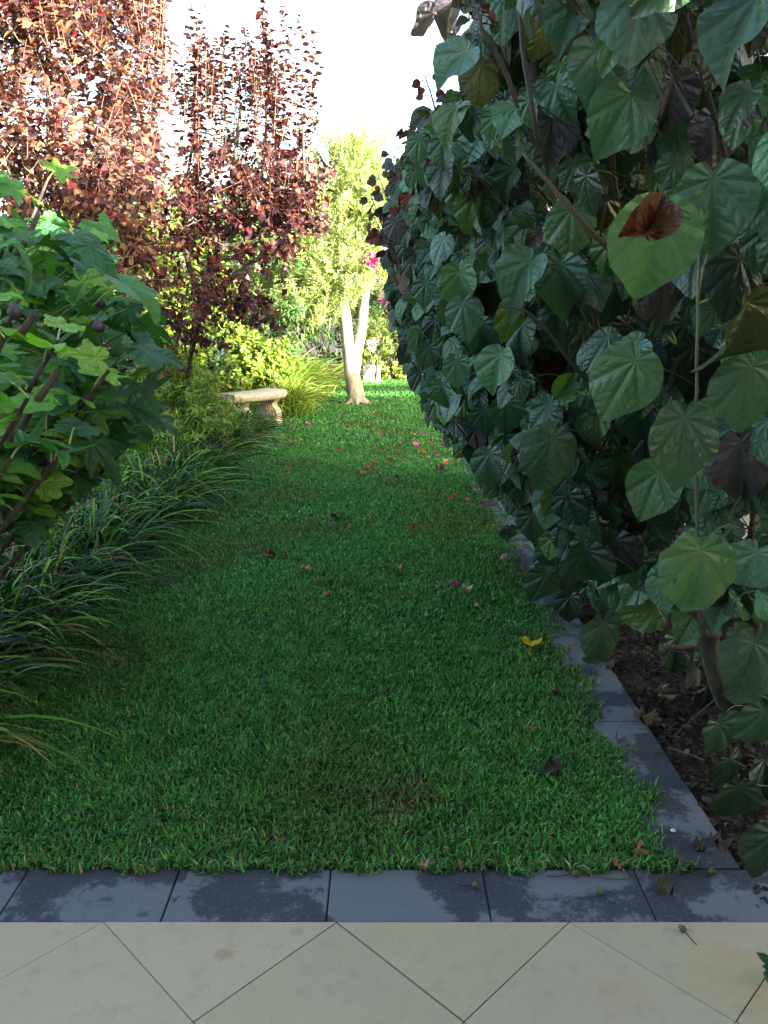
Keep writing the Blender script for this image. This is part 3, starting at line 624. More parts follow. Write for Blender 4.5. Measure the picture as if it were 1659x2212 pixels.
# ------------------------------------------------------------------ plum trees
PL0 = [(.075, .034, .034), (.050, .026, .030), (.15, .075, .05), (.032, .018, .024), (.12, .02, .03), (.25, .15, .09)]
PP = [.27, .25, .18, .18, .06, .06]
def plum(loc, label, limbs, zones, single_shoots, tint, name="plum_tree"):
    PL = [tuple(np.array(c_) * tint) for c_ in PL0]
    root = empty(name, loc, label, "tree"); lb, sb, tb = Buf(), Buf(), Buf()
    for pts, r0, r1 in limbs: cane(pts, r0, r1, m=16, buf=tb)
    for (u0, u1, v0, v1, z0, z1, n, L, per, leaf, vert) in zones:
        u = rng.uniform(u0, u1, n); v = rng.uniform(v0, v1, n); zc = rng.uniform(z0, z1, n)
        n = int(n * 1.7); u = rng.uniform(u0, u1, n); v = rng.uniform(v0, v1, n); zc = rng.uniform(z0, z1, n); A = np.array([at(a, b_, c_) for a, b_, c_ in zip(u, v, zc)])
        B = A + nrm(rdir(n) * (1 - vert) + [0, 0, vert]) * L * rng.uniform(.6, 1.35, (n, 1))
        shoots(lb, sb, A, B, per, leaf, OVAL, PL, .004, (.16, .10, .07), p=PP, droop=.15)
    for (u, v, u2, v2, k, zz) in single_shoots:
        shoots(lb, sb, at(u, v, zz)[None], at(u2, v2, zz)[None], k, .064, OVAL, PL, .006, (.14, .09, .07), p=PP, droop=.25, jit=.012)
    lb.build("foliage", M_plum, root); sb.build("twig", M_stem, root, kind='stuff'); tb.build("trunk", M_bark_dark, root)
B0 = np.array([-3.15, 6.6, -.04])
plum(B0, "tall dense red-leaved plum tree at the far left, cut off by the picture's edge",
     [([B0, B0 + [.05, 0, .8], at(150, 560, 6.8), at(215, 330, 6.9), at(250, 120, 7)], .07, .02), ([B0 + [0, 0, .5], at(60, 480, 6.7), at(40, 200, 6.8), at(30, 0, 6.9)], .05, .02),
      ([B0 + [.05, 0, .9], at(190, 560, 6.8), at(300, 400, 6.6), at(340, 200, 6.7)], .04, .012), ([at(150, 560, 6.8), at(110, 380, 6.9), at(100, 100, 6.9)], .03, .01)],
     [(-120, 330, 40, 470, 6.2, 7.6, 200, .55, 26, .075, .6), (-100, 350, -260, 120, 6.2, 7.6, 120, .6, 24, .072, .8), (20, 330, 360, 600, 6.3, 7.5, 85, .4, 22, .07, .4), (290, 362, 100, 300, 6.6, 7.2, 14, .5, 22, .055, .8),
      (60, 150, 40, 120, 6.2, 6.6, 20, .6, 26, .075, .85)],
     [(330, 120, 345, -60, 40, 6.9), (352, 200, 350, 20, 36, 6.9), (310, 100, 300, -80, 40, 6.9), (180, 60, 170, -80, 40, 6.9), (60, 60, 60, -80, 30, 6.9), (365, 260, 368, 120, 22, 6.9)], (2.1, 2.35, 2.2))  # tint puts sunlight into this tree's leaf colours
B1 = np.array([-2.0, 7.9, -.04]); nd = at(436, 640, 7.3)
plum(B1, "dark red plum tree with bare forked limbs between fig and olive",
     [([B1, B1 + [.05, 0, .7], nd, at(462, 570, 7.3), at(490, 500, 7.3), at(505, 380, 7.2), at(520, 220, 7.2)], .055, .014),
      ([nd, at(470, 625, 7.3), at(530, 580, 7.2), at(590, 532, 7.1), at(650, 450, 7.1), at(655, 250, 7.1)], .036, .008),
      ([nd, at(410, 580, 7.4), at(395, 450, 7.4), at(430, 250, 7.4)], .035, .010), ([at(480, 540, 7.3), at(560, 400, 7.3), at(580, 150, 7.3)], .025, .008),
      ([nd, at(455, 600, 7.3), at(480, 560, 7.2), at(560, 560, 7.1), at(610, 500, 7.1)], .014, .005),
      ([B1 + [0, 0, .6], at(330, 720, 7.2), at(250, 690, 7.1)], .014, .006), ([B1 + [0, 0, .5], at(420, 730, 7.1), at(470, 700, 7.0)], .012, .005)],
     [(385, 660, 330, 540, 6.8, 7.8, 78, .36, 22, .068, .45), (360, 640, 460, 580, 6.8, 7.8, 36, .3, 18, .066, .2), (390, 680, 190, 370, 7, 7.5, 26, .6, 24, .066, .88), (400, 480, 180, 380, 7, 7.5, 16, .55, 24, .06, .9), (500, 600, 160, 380, 7, 7.5, 20, .5, 24, .052, .9),
      (330, 500, 600, 740, 6.8, 7.4, 34, .3, 18, .055, .1), (480, 560, 620, 700, 6.9, 7.3, 16, .25, 22, .055, .0), (230, 420, 690, 760, 6.9, 7.3, 18, .3, 14, .055, .0), (600, 690, 380, 520, 6.9, 7.4, 20, .34, 22, .065, .5)],
     [(*t_, 7.2) for t_ in [(575, 260, 560, -40, 70), (660, 330, 648, 45, 46), (640, 420, 655, 150, 36), (430, 250, 408, 50, 40), (415, 260, 432, 90, 30), (478, 260, 478, 85, 30), (520, 250, 505, 90, 34), (590, 250, 580, 60, 34), (612, 300, 622, 180, 18), (390, 260, 384, 150, 16), (700, 420, 712, 345, 14), (545, 240, 540, 100, 26), (665, 400, 690, 230, 24), (455, 260, 447, 130, 20)]], (1.15, 1.05, 1.1))
# ------------------------------------------------------------------ fig
FB = np.array([-1.95, 2.75, -.04]); figroot = empty("fig_tree", FB, "bright green lobed-leaf fig bush leaning in from the left edge over the border grasses", "bush")
fl, fs, fb = Buf(), Buf(), Buf()
FC = [(.12, .29, .05), (.07, .20, .06), (.04, .12, .055), (.20, .40, .06)]
tips = [(100, 395, 2.7, 1), (60, 440, 2.6, 1), (20, 500, 2.4, 0), (235, 530, 2.9, 0), (190, 560, 3.1, 0), (250, 690, 2.8, 0), (125, 735, 2.0, 2), (45, 640, 2.3, 0), (-20, 560, 2.2, 0), (235, 800, 2.2, 2), (60, 860, 1.9, 2),
        (200, 880, 2.3, 0), (280, 840, 2.7, 0), (25, 990, 2.0, 0), (150, 960, 2.1, 0), (10, 730, 2.0, 2), (120, 600, 2.9, 0), (110, 1000, 2.2, 0), (310, 930, 2.8, 0), (170, 660, 2.7, 0), (-30, 860, 1.8, 0), (230, 600, 3.1, 0),
        (-60, 420, 2.5, 0), (-40, 680, 2.1, 0), (100, 930, 2.2, 0), (220, 940, 2.5, 0), (300, 760, 3.0, 0), (160, 820, 2.4, 0), (60, 560, 2.8, 0), (10, 910, 2.2, 0), (250, 890, 2.9, 0)]
for (u, v, zc, k) in tips:
    T_ = at(u, v, zc); mid = FB * .45 + T_ * .55 + np.array([-.10, 0, -.06]); pts = bez(FB, mid, T_, 12); tubes(fb, pts, np.linspace(.018, .005, 12), (.3, .3, .3), 6)
    nl = 11; s = np.linspace(.55, 1.0, nl); idx = s * 11; P = np.array([pts[int(i)] * (1 - i % 1) + pts[min(int(i) + 1, 11)] * (i % 1) for i in idx])
    az = rng.uniform(0, 6.28) + np.arange(nl) * 2.4; out = np.stack([np.cos(az), np.sin(az), np.zeros(nl)], 1); rise = np.linspace(-.1, .9, nl)[:, None]
    plen = np.linspace(.12, .05, nl)[:, None] * rng.uniform(.7, 1.3, (nl, 1)); J = P + nrm(out + [0, 0, .2] + rise * [0, 0, 1]) * plen
    pc = [(.25, .30, .10), (.32, .36, .16)][rng.integers(2)]
    tubes(fs, bez(P, (P + J) / 2 + [0, 0, .012], J, 5), .0028, pc, 5)
    tipd = out + [0, 0, -.25] + rise * [0, 0, .7]; n = np.array([.25, -.35, .95]) - out * .25 * (1 - rise) + rdir(nl) * .35
    cw = [.38, .36, .16, .10] if k == 0 else ([.2, .1, 0, .7] if k == 1 else [.55, .15, 0, .3])
    fk = project(J)[1] < 1085; szf = rng.uniform(.09, .14, nl) * (1.1 - .35 * rise[:, 0]) * 1.12; cf = pick(FC, nl, .15, cw)
    inst_mix(fl, FIGS, J[fk], tipd[fk], n[fk], szf[fk], cf[fk]) # rng.uniform(.10, .16, nl) * (1.1 - .35 * rise[:, 0]) * 1.2, pick(FC, nl, .15, cw))
N = 330; P = np.array([at(rng.uniform(-80, 330), rng.uniform(480, 1150), rng.uniform(2.3, 3.3)) for _ in range(N)]); u, v, zc = project(P)
kp = (u < np.interp(v, [350, 520, 700, 900, 1000, 1060, 1150], [120, 260, 310, 340, 230, 150, 60])) & (P[:, 2] > .35); P = P[kp]; N = len(P)
inst_mix(fl, FIGS, P, rdir(N) * [1, 1, .4] + [.25, -.2, -.2], np.array([.2, -.4, .8]) + rdir(N) * .5, rng.uniform(.10, .16, N), pick(FC, N, .2, [.15, .40, .45, .0]))
A = P + np.array([-.12, .05, -.06]); tubes(fs, bez(A, (A + P) / 2 + [0, 0, .02], P, 4), .0025, (.25, .28, .12), 4)
for (u0, v0, z0, u1, v1, z1) in [(60, 890, 2.0, 125, 800, 2.0), (125, 718, 2.8, 234, 547, 2.85), (30, 561, 2.6, 84, 459, 2.65), (20, 960, 2.1, 80, 860, 2.0), (250, 790, 2.7, 150, 880, 2.6), (45, 720, 2.2, 75, 672, 2.2)]:
    tubes(fb, bez(at(u0, v0, z0), at((u0 + u1) / 2 + 6, (v0 + v1) / 2, z0), at(u1, v1, z1), 8), np.linspace(.011, .008, 8), (.3, .3, .3), 8)
fl.build("foliage", M_fig, figroot); fs.build("leaf_stalk", M_stem, figroot); fb.build("trunk", M_bark_dark, figroot)
def lathe(buf, prof, c, ax=(0, 0, 1), seg=14, col=(.5, .5, .5)):
    ax = Vector(ax).normalized(); qt = Vector((0, 0, 1)).rotation_difference(ax); V = []
    for r, h in prof:
        for k in range(seg):
            a = 2 * math.pi * k / seg; V.append(np.array(qt @ Vector((r * math.cos(a), r * math.sin(a), h))) + np.array(c))
    F = []
    for i in range(len(prof) - 1):
        for k in range(seg): F.append([i * seg + k, i * seg + (k + 1) % seg, (i + 1) * seg + (k + 1) % seg, (i + 1) * seg + k])
    buf.add(np.array(V), F, col)
for (u, v, zc, ax) in [(31, 672, 2.1, (.1, -.2, 1)), (212, 705, 2.3, (0, 0, 1)), (217, 655, 2.6, (.3, 0, 1))]:
    q = Buf(); lathe(q, [(.001, -.018), (.012, -.016), (.0175, -.008), (.018, .0), (.014, .010), (.006, .018), (.002, .026)], at(u, v, zc), ax, 14, (.045, .03, .04)); q.build("fig_fruit", M_stem, figroot)

# ------------------------------------------------------------------ strappy border clumps (liriope)
SC = [(.040, .125, .024), (.013, .042, .011), (.12, .29, .045), (.015, .045, .022), (.17, .28, .05), (.34, .28, .13)]
def straps(buf, c, N, L, w, bias, cols, p, rad=.07, seg=8, erect=(.6, 1.52), grav=.55):
    az = rng.uniform(0, 6.283, N); el = rng.uniform(erect[0], erect[1], N); l = L * rng.uniform(.6, 1.2, N)
    d = np.stack([np.cos(az), np.sin(az), np.zeros(N)], 1) + bias * rng.uniform(0, 2, (N, 1)); d = d / np.maximum(np.linalg.norm(d, axis=1, keepdims=True), .35)
    base = c + np.stack([rng.normal(0, rad, N), rng.normal(0, rad, N), np.zeros(N)], 1)
    s = np.linspace(0, 1, seg + 1)[None, :, None]; ce = np.cos(el)[:, None, None]; se = np.sin(el)[:, None, None]; l_ = l[:, None, None]
    g_ = rng.uniform(.55, 1.05, N)[:, None, None]
    Q = base[:, None] + d[:, None] * l_ * (ce * s + .20 * s * s) + np.array([0, 0, 1.]) * l_ * (se * s - g_ * grav * 1.1 * s ** 2.7)
    Q = Q + rng.normal(0, .02, (N, 1, 3)) * s * L; Q[:, :, 2] = np.maximum(Q[:, :, 2], .012 + .01 * rng.random((N, 1)))
    side = np.stack([-d[:, 1], d[:, 0], rng.normal(0, .5, N)], 1); side = nrm(side)[:, None]
    ww = (w * rng.uniform(.7, 1.25, N))[:, None, None] * np.array([.7, .9, 1, 1, .95, .85, .65, .4, .05])[None, :seg + 1, None] * .5
    V = np.stack([Q - side * ww, Q + side * ww], 2).reshape(N, -1, 3); k = 2 * (seg + 1)
    F = np.array([[2 * i, 2 * i + 1, 2 * i + 3, 2 * i + 2] for i in range(seg)]); FF = (F[None] + (np.arange(N) * k)[:, None, None]).reshape(-1, 4)
    C = pick(cols, N, .2, p)[:, None].repeat(k, 1); tipc = (rng.random(N) < .13)[:, None, None] * np.clip((np.linspace(0, 1, seg + 1) - .6) / .4, 0, 1).repeat(2)[None, :, None]
    C = C * (1 - tipc) + np.array([.30, .20, .11]) * tipc
    buf.add(V.reshape(-1, 3), FF, C.reshape(-1, 3))
ORD = ["first", "second", "third", "fourth", "fifth", "sixth", "seventh", "eighth", "ninth", "tenth", "eleventh", "twelfth", "thirteenth", "fourteenth", "fifteenth", "sixteenth", "seventeenth"]
ys = [2.12, 2.48, 2.85, 3.35, 3.85, 4.4, 4.95, 5.55, 6.2, 6.9, 7.6, 8.35, 9.0, 9.6]
for i, y in enumerate(ys):
    x = -1.72 + rng.normal(0, .03); root = empty("lilyturf_clump", (x, y, 0), f"arching dark green strap-leaved clump at the lawn's left edge, {ORD[i]} from the grey paving", "grass clump", "strappy grass clumps edging the left of the lawn")
    q = Buf(); straps(q, np.array([x, y, -.02]), 300 if i < 8 else 360, .68, .0135 if i < 6 else .014, np.array([.26, -.12, 0]), SC, [.28, .30, .18, .18, .04, .02])
    straps(q, np.array([x - .28, y + .1, -.02]), 150, .74, .013, np.array([.15, -.1, 0]), SC, [.3, .3, .15, .17, .05, .03]); q.build("leaves", M_strap, root)
    q = Buf(); k = 3; a = np.stack([x + rng.normal(.05, .12, k), y + rng.normal(0, .15, k), np.full(k, .05)], 1); e = a + np.stack([rng.normal(.08, .07, k), rng.normal(-.04, .05, k), rng.uniform(.28, .42, k)], 1)
    for kk in range(k):
        q = Buf(); tubes(q, bez(a[kk], (a[kk] + e[kk]) / 2 - [.02, 0, 0], e[kk], 5), .0013, (.12, .10, .10), 4)
        m_ = 16; s = rng.uniform(.45, 1, m_)[:, None]; PP_ = a[kk] * (1 - s) + e[kk] * s + rng.normal(0, .002, (m_, 3)); inst(q, ROUND[0], PP_, rdir(m_), rdir(m_), .009, pick([(.30, .26, .38), (.2, .17, .26)], m_))
        q.build("flower_spike", M_petal, root)
SL = [(.20, .34, .05), (.30, .44, .07), (.09, .20, .035), (.42, .42, .10)]
for i, (x, y, L, lab) in enumerate([(-1.55, 11.9, .85, "long-leaved grass tuft spilling past the far end of the stone bench"), (-1.75, 12.9, 1.25, "tall sunlit fountain of yellow-green strap leaves behind the stone bench"), (-1.6, 14.1, 1.25, "yellowish sunlit strap-leaved clump left of the olive trunk"), (-1.45, 15.4, .9, "farthest sunlit strap-leaved tuft left of the olive, by the bright band of lawn")]):
    root = empty("lilyturf_clump", (x, y, 0), lab, "grass clump", "strappy grass clumps edging the left of the lawn"); q = Buf()
    straps(q, np.array([x, y, -.02]), 1000, L, .018, np.array([.12, -.06, 0]), SL, [.3, .3, .2, .2], rad=.16, erect=(.75, 1.5), grav=.5); q.build("leaves", M_strap, root)

# ------------------------------------------------------------------ olive tree
OB = ground(770, 872); ozc = 13.55
olive = empty("olive_tree", OB, "olive tree with pale forked trunk standing in the lawn, silvery sunlit crown", "tree")
tb = Buf()
def otr(pts, rs, m=18, sides=14):
    p = spline(pts, m); r = np.interp(np.linspace(0, 1, m), np.linspace(0, 1, len(rs)), rs)
    n0 = tb.n; tubes(tb, p, r, (.5, .5, .5), sides)
    V = tb.V[-1]; V += rng.normal(0, .006, V.shape)
def o(u, v, dz=0): return at(u, v, ozc + dz)
otr([o(771, 874), o(768, 850), o(763, 820), o(758, 785), o(753, 750), o(747, 700), o(742, 640), o(735, 560), o(725, 450)], [.175, .145, .135, .128, .105, .10, .085, .07, .03])
otr([o(766, 815), o(767, 790), o(772, 760), o(781, 715), o(786, 665), o(792, 600), o(790, 500), o(780, 400)], [.09, .095, .085, .08, .075, .06, .04, .02])
otr([o(742, 640), o(700, 590), o(660, 560)], [.04, .03, .015], 10, 8); otr([o(788, 640), o(820, 580), o(840, 500)], [.03, .025, .012], 10, 8); otr([o(738, 600), o(740, 480, .3), o(750, 380, .4)], [.04, .03, .012], 10, 8)
for k in range(7):
    a = k * .9 + .3; e = OB + np.array([math.cos(a) * .24, math.sin(a) * .24, -.01]); tubes(tb, bez(OB + [0, 0, .14], OB + [math.cos(a) * .14, math.sin(a) * .14, .05], e, 6), np.linspace(.06, .025, 6), (.5, .5, .5), 8)
tb.build("trunk", M_bark_olive, olive)
lb, sb = Buf(), Buf()
OC = [(.31, .38, .14), (.24, .33, .10), (.42, .48, .22), (.11, .17, .05)]
cl = [(625, 570, 50, 40, 60), (650, 540, 45, 45, 60), (672, 470, 35, 45, 50), (610, 650, 40, 35, 40), (820, 420, 35, 60, 50), (620, 620, 50, 40, 40), (670, 690, 60, 35, 50), (835, 480, 40, 80, 50), (750, 400, 75, 90, 110), (735, 500, 95, 80, 150), (700, 590, 90, 55, 120), (780, 470, 70, 100, 110), (650, 600, 55, 40, 55), (690, 640, 80, 40, 80), (800, 590, 55, 60, 60), (760, 620, 60, 45, 60), (640, 690, 55, 30, 40), (710, 470, 60, 60, 60), (745, 350, 60, 40, 40), (800, 360, 40, 50, 30), (710, 670, 45, 25, 30)]
for (u, v, ru, rv, n) in cl:
    d = rdir(n) * rng.random((n, 1)) ** .4; A = np.array([o(u + a * ru, v + c_ * rv, b_ * .8) for a, b_, c_ in d])
    B = A + nrm(rdir(n) * .55 + [0, -.15, .65]) * rng.uniform(.25, .6, (n, 1)); shoots(lb, sb, A, B, 36, .10, OLIVE, OC, .003, (.2, .18, .12), spread=.7, up=.6, jit=.01)
for (u, v, u2, v2) in [(730, 340, 732, 250), (795, 330, 812, 262), (765, 330, 768, 290), (830, 380, 832, 290), (690, 380, 684, 330), (745, 320, 744, 268)]:
    shoots(lb, sb, o(u, v)[None], o(u2, v2)[None], 26, .07, OLIVE, OC, .003, (.2, .18, .12), jit=.01)
lb.build("crown", M_leaf, olive); sb.build("twig", M_stem, olive)

# ------------------------------------------------------------------ background planting
LIME = [(.19, .27, .035), (.13, .22, .03), (.28, .36, .06), (.07, .13, .025)]
MID = [(.05, .12, .03), (.08, .16, .04), (.035, .08, .025), (.12, .19, .05)]
DARK = [(.022, .055, .018), (.035, .08, .025), (.015, .035, .015), (.09, .14, .03)]
bush("privet_bush", (-3.0, 9.9, 1.5), (1.25, .6, 1.3), 420, 18, .07, ROUND, LIME, "lime-green small-leaved bush glowing in the sun behind the plum branches", "bush", .3)
bush("privet_bush", (-4.3, 9.6, 1.6), (.9, .7, 1.5), 200, 15, .06, ROUND, LIME, "lime-green bush behind the tall plum at the far left", "bush", .3)
bush("oleander_shrub", (-2.35, 13.4, 1.7), (1.15, .7, 1.6), 330, 20, .14, LONG, MID, "tall narrow-leaved green shrub between the plum and the olive", "shrub", .4)
bush("viburnum_shrub", (-1.75, 15.3, 1.3), (.95, .6, 1.2), 220, 16, .07, ROUND, DARK, "dark evergreen shrub in the shade below the olive's left branches", "shrub", .35)
bush("nandina_shrub", (-2.22, 7.75, .46), (.70, .62, .62), 620, 30, .075, LONG, [(.20, .32, .05), (.15, .26, .04), (.28, .38, .07), (.09, .17, .03)], "low feathery fine-leaved green shrub in front of the stone bench", "shrub", .22, lump=.2)
bush("lime_shrub", (-2.25, 11.9, .7), (.95, .5, .55), 420, 20, .075, OVAL, LIME, "low yellow-green shrub in full sun just behind the stone bench", "shrub", .22)
bush("ivy_shrub", (-2.45, 10.6, .95), (.5, .35, .5), 90, 12, .07, ROUND, [(.05, .11, .06), (.035, .08, .05)], "grey-green ivy-like shrub at the foot of the plum", "shrub", .2)
bush("lily_plant", (-2.0, 14.3, .85), (.45, .35, .4), 40, 10, .2, LONG, [(.16, .22, .08), (.10, .17, .05)], "clump of long pointed pale leaves behind the fountain grass", "plant", .3)
bush("duranta_bush", (.15, 18.95, .62), (1.05, .35, .72), 420, 16, .06, ROUND, [(.24, .30, .04), (.17, .24, .04), (.30, .34, .08)], "yellow-green sunlit bush behind the white plinth at the end of the lawn", "bush", .25)
bush("duranta_bush", (2.2, 18.6, .7), (.9, .5, .9), 200, 14, .08, ROUND, [(.24, .30, .04), (.17, .24, .04)], "sunlit yellow-green bush at the right end of the far lawn", "bush", .3)
for i, (x, y, rz_, lab) in enumerate([(-3.6, 17.6, 2.0, "dark hedge shrub behind the narrow-leaved shrub, left of the olive"), (-1.5, 19.6, 1.7, "dark hedge shrub straight behind the olive trunk"), (.6, 20.3, 1.6, "dark hedge shrub behind the yellow-green bush"), (2.8, 20.2, 2.0, "dark hedge shrub behind the far right corner of the lawn"), (-5.6, 15.5, 2.1, "dark hedge shrub at the far left behind the plums")]):
    bush("hedge_shrub", (x, y, rz_ * .9), (1.45, .6, rz_), 330, 14, .085, ROUND, DARK, lab, "hedge", .4, "dark hedge at the end of the garden")
def btree(name, base, crown, rad, n, leaf, cols, label, T=ROUND, per=16):
    root = empty(name, (*base, -.04), label, "tree"); lb, sb, tb = Buf(), Buf(), Buf(); c = np.array(crown, float); rad = np.array(rad)
    b0 = np.array([*base, -.04]); cane([b0, b0 * .6 + c * .4 - [.0, 0, .3], c - [0, 0, rad[2] * .2]], .11, .05, buf=tb, m=10)
    for k in range(9):
        e = c + rdir(1)[0] * rad * .8; cane([b0 * .4 + c * .6 - [0, 0, .3], (c + e) / 2, e], .04, .012, buf=tb, m=8, sides=6)
    d = rdir(n); lob = rdir(8); r = rng.random(n) ** .4 * (.75 + .4 * (np.maximum(d @ lob.T, 0) ** 5).max(1)); A = c + d * rad * r[:, None]
    B = A + nrm(d * .5 + rdir(n) * .5 + [0, 0, .4]) * .45 * rng.uniform(.6, 1.3, (n, 1)); shoots(lb, sb, A, B, per, leaf, T, cols, .004, (.1, .08, .06))
    lb.build("crown", M_leaf, root); sb.build("twig", M_stem, root); tb.build("trunk", M_bark_dark, root)
btree("lemon_tree", (-4.6, 13.5), (-4.4, 13.5, 2.9), (1.2, .9, 1.1), 230, .10, [(.16, .22, .05), (.11, .17, .04), (.2, .25, .08)], "pale green sunlit tree behind the gap between the two plums")
btree("photinia_tree", (-3.4, 16.5), (-3.2, 16.5, 2.9), (1.2, .9, 1.0), 200, .09, [(.10, .15, .04), (.14, .2, .06), (.07, .11, .03)], "mid green tree rising behind the narrow-leaved shrub")
btree("lilly_pilly_tree", (4.9, 18.6), (4.8, 18.6, 2.4), (1.3, 1.0, 1.6), 240, .09, MID, "bushy green tree beyond the heart-leaved shrub, hidden mostly by it")
# white flowers and bougainvillea
root = empty("rose_bush", (-.15, 17.6, -.04), "small bush with white roses between the olive trunk and the yellow-green bush", "rose bush"); q = Buf(); s_ = Buf(); f_ = Buf()
n = 60; A = np.array([-.2, 17.8, 1.0]) + rdir(n) * [.3, .25, .55]; shoots(q, s_, A, A + rdir(n) * .2 + [0, 0, .1], 10, .06, ROUND, MID)
n = 5; tubes(s_, bez(np.repeat([[-.2, 17.8, -.04]], n, 0), np.array([-.2, 17.8, .5]) + rdir(n) * .1, np.array([-.2, 17.8, 1.1]) + rdir(n) * .3, 6), .012, (.08, .07, .05), 5)
for (u, v) in [(797, 738), (806, 735), (803, 742), (810, 748), (800, 752), (806, 756), (795, 746), (812, 740)]:
    k = 16; p = at(u, v, 17.4); inst_mix(f_, ROUND, np.repeat(p[None], k, 0) + rdir(k) * .01, rdir(k), rdir(k), .06, pick([(.75, .76, .78)], k, .05))
q.build("foliage", M_leaf, root); s_.build("stem", M_stem, root); f_.build("white_flowers", M_petal, root)
root = empty("bougainvillea", (.75, 8.3, -.04), "bougainvillea with magenta bracts peeping out beyond the heart-leaved shrub", "climbing plant"); q = Buf(); s_ = Buf(); f_ = Buf()
n = 130; A = np.array([.85, 8.4, 1.35]) + rdir(n) * [.45, .45, .75]; shoots(q, s_, A, A + rdir(n) * .3 + [-.1, 0, .1], 12, .05, OVAL, MID)
n = 8; tubes(s_, bez(np.repeat([[.75, 8.3, -.04]], n, 0), np.array([.8, 8.3, .8]) + rdir(n) * .2, np.array([.85, 8.4, 1.6]) + rdir(n) * .4, 7), .012, (.1, .08, .06), 5)
for (u, v, zc) in [(803, 558, 7.6), (808, 570, 7.6), (800, 568, 7.6), (812, 562, 7.6), (832, 655, 7.8), (828, 648, 7.8), (845, 700, 7.9), (806, 552, 7.6), (870, 560, 7.8), (795, 562, 7.6)]:
    k = 9; p = at(u, v, zc); inst_mix(f_, ROUND, p + rdir(k) * .03, rdir(k), rdir(k), .038, pick([(.42, .01, .13), (.5, .02, .22)], k, .15))
    tubes(s_, bez(p, p + [.15, .1, .02], p + [.35, .2, -.1], 5), .003, (.1, .09, .05))
q.build("foliage", M_leaf, root); s_.build("stem", M_stem, root); f_.build("magenta_bracts", M_petal, root)

# ------------------------------------------------------------------ stone bench
BA = R(-34); BC = np.array([-1.78, 10.75, 0.])
bench = empty("garden_bench", BC, "weathered curved cast-stone bench with scrolled legs at the lawn's left edge", "bench")
def bl2w(p):
    x, y, z_ = p[..., 0], p[..., 1], p[..., 2]; ca, sa = math.cos(BA), math.sin(BA)
    return np.stack([BC[0] + x * ca - y * sa, BC[1] + x * sa + y * ca, z_], -1)
q = Buf(); nL = 40; prof = [(-.205, .362), (-.222, .385), (-.235, .425), (-.225, .455), (-.20, .468), (0, .470), (.20, .468), (.225, .455), (.235, .425), (.222, .385), (.205, .362), (0, .36)]
V = []
for i in range(nL + 1):
    s = i / nL * 2 - 1; cx = .10 * (1 - s * s); k = 1 - .12 * abs(s) ** 8
    for j, (x, zz) in enumerate(prof):
        sc = (.006 * math.sin(i * 2.1)) if j in (1, 2, 8, 9) else 0
        V.append([x * k + cx + math.copysign(sc, x), s * .50, zz])
V = np.array(V); np_ = len(prof); F = []
for i in range(nL):
    for j in range(np_): F.append([i * np_ + j, i * np_ + (j + 1) % np_, (i + 1) * np_ + (j + 1) % np_, (i + 1) * np_ + j])
q.add(bl2w(V), F); Fc = [[0, j + 1, j] for j in range(1, np_ - 1)] + [[nL * np_, nL * np_ + j, nL * np_ + j + 1] for j in range(1, np_ - 1)]; q.add(bl2w(V), Fc)
q.build("seat", M_stone, bench)
out_ = [(-.15, 0), (.15, 0), (.155, .06), (.13, .075), (.14, .11), (.15, .15), (.145, .19), (.12, .23), (.09, .26), (.085, .29), (.105, .32), (.13, .34), (.15, .37), (.15, .385), (-.15, .385), (-.15, .37), (-.13, .34), (-.105, .32), (-.085, .29), (-.09, .26), (-.12, .23), (-.145, .19), (-.15, .15), (-.14, .11), (-.13, .075), (-.155, .06)]
for yy in (-.27, .29):
    q = Buf()
    for (k, hw) in ((1.0, .055), (.80, .068), (.58, .080), (.34, .090)):
        n = len(out_); c = np.array([0, .19]); pts = [(np.array(p) - c) * [k * 1.25, .55 + .45 * k] + c for p in out_]
        V = np.array([[p[0] + .05, yy + sy * hw, p[1]] for sy in (-1, 1) for p in pts]); cen = np.array([[.05, yy - hw, .19], [.05, yy + hw, .19]]); V = np.vstack([V, cen])
        F = [[i, (i + 1) % n, n + (i + 1) % n] for i in range(n)] + [[i, n + (i + 1) % n, n + i] for i in range(n)] + [[2 * n, (i + 1) % n, i] for i in range(n)] + [[2 * n + 1, n + i, n + (i + 1) % n] for i in range(n)]
        q.add(bl2w(V), F)
    for sx in (-1, 1): lathe(q, [(.001, -.062), (.03, -.062), (.035, -.03), (.035, .03), (.03, .062), (.001, .062)], bl2w(np.array([.05 + sx * .125, yy, .355])), (-math.sin(BA), math.cos(BA), 0), 12)
    q.build("leg", M_stone, bench, smooth=False)
# white plinth
pc = ground(803, 826) + [0, .12, 0]; pl = empty("garden_plinth", pc, "white square plinth standing at the far end of the lawn, right of the olive trunk", "plinth")
q = Buf(); box(q, pc + [0, 0, .19], (.27, .27, .34), R(-28)); o_ = q.build("block", M_white, pl, smooth=False); q = Buf(); box(q, pc + [0, 0, .01], (.31, .31, .07), R(-28)); q.build("base", M_white, pl, smooth=False)

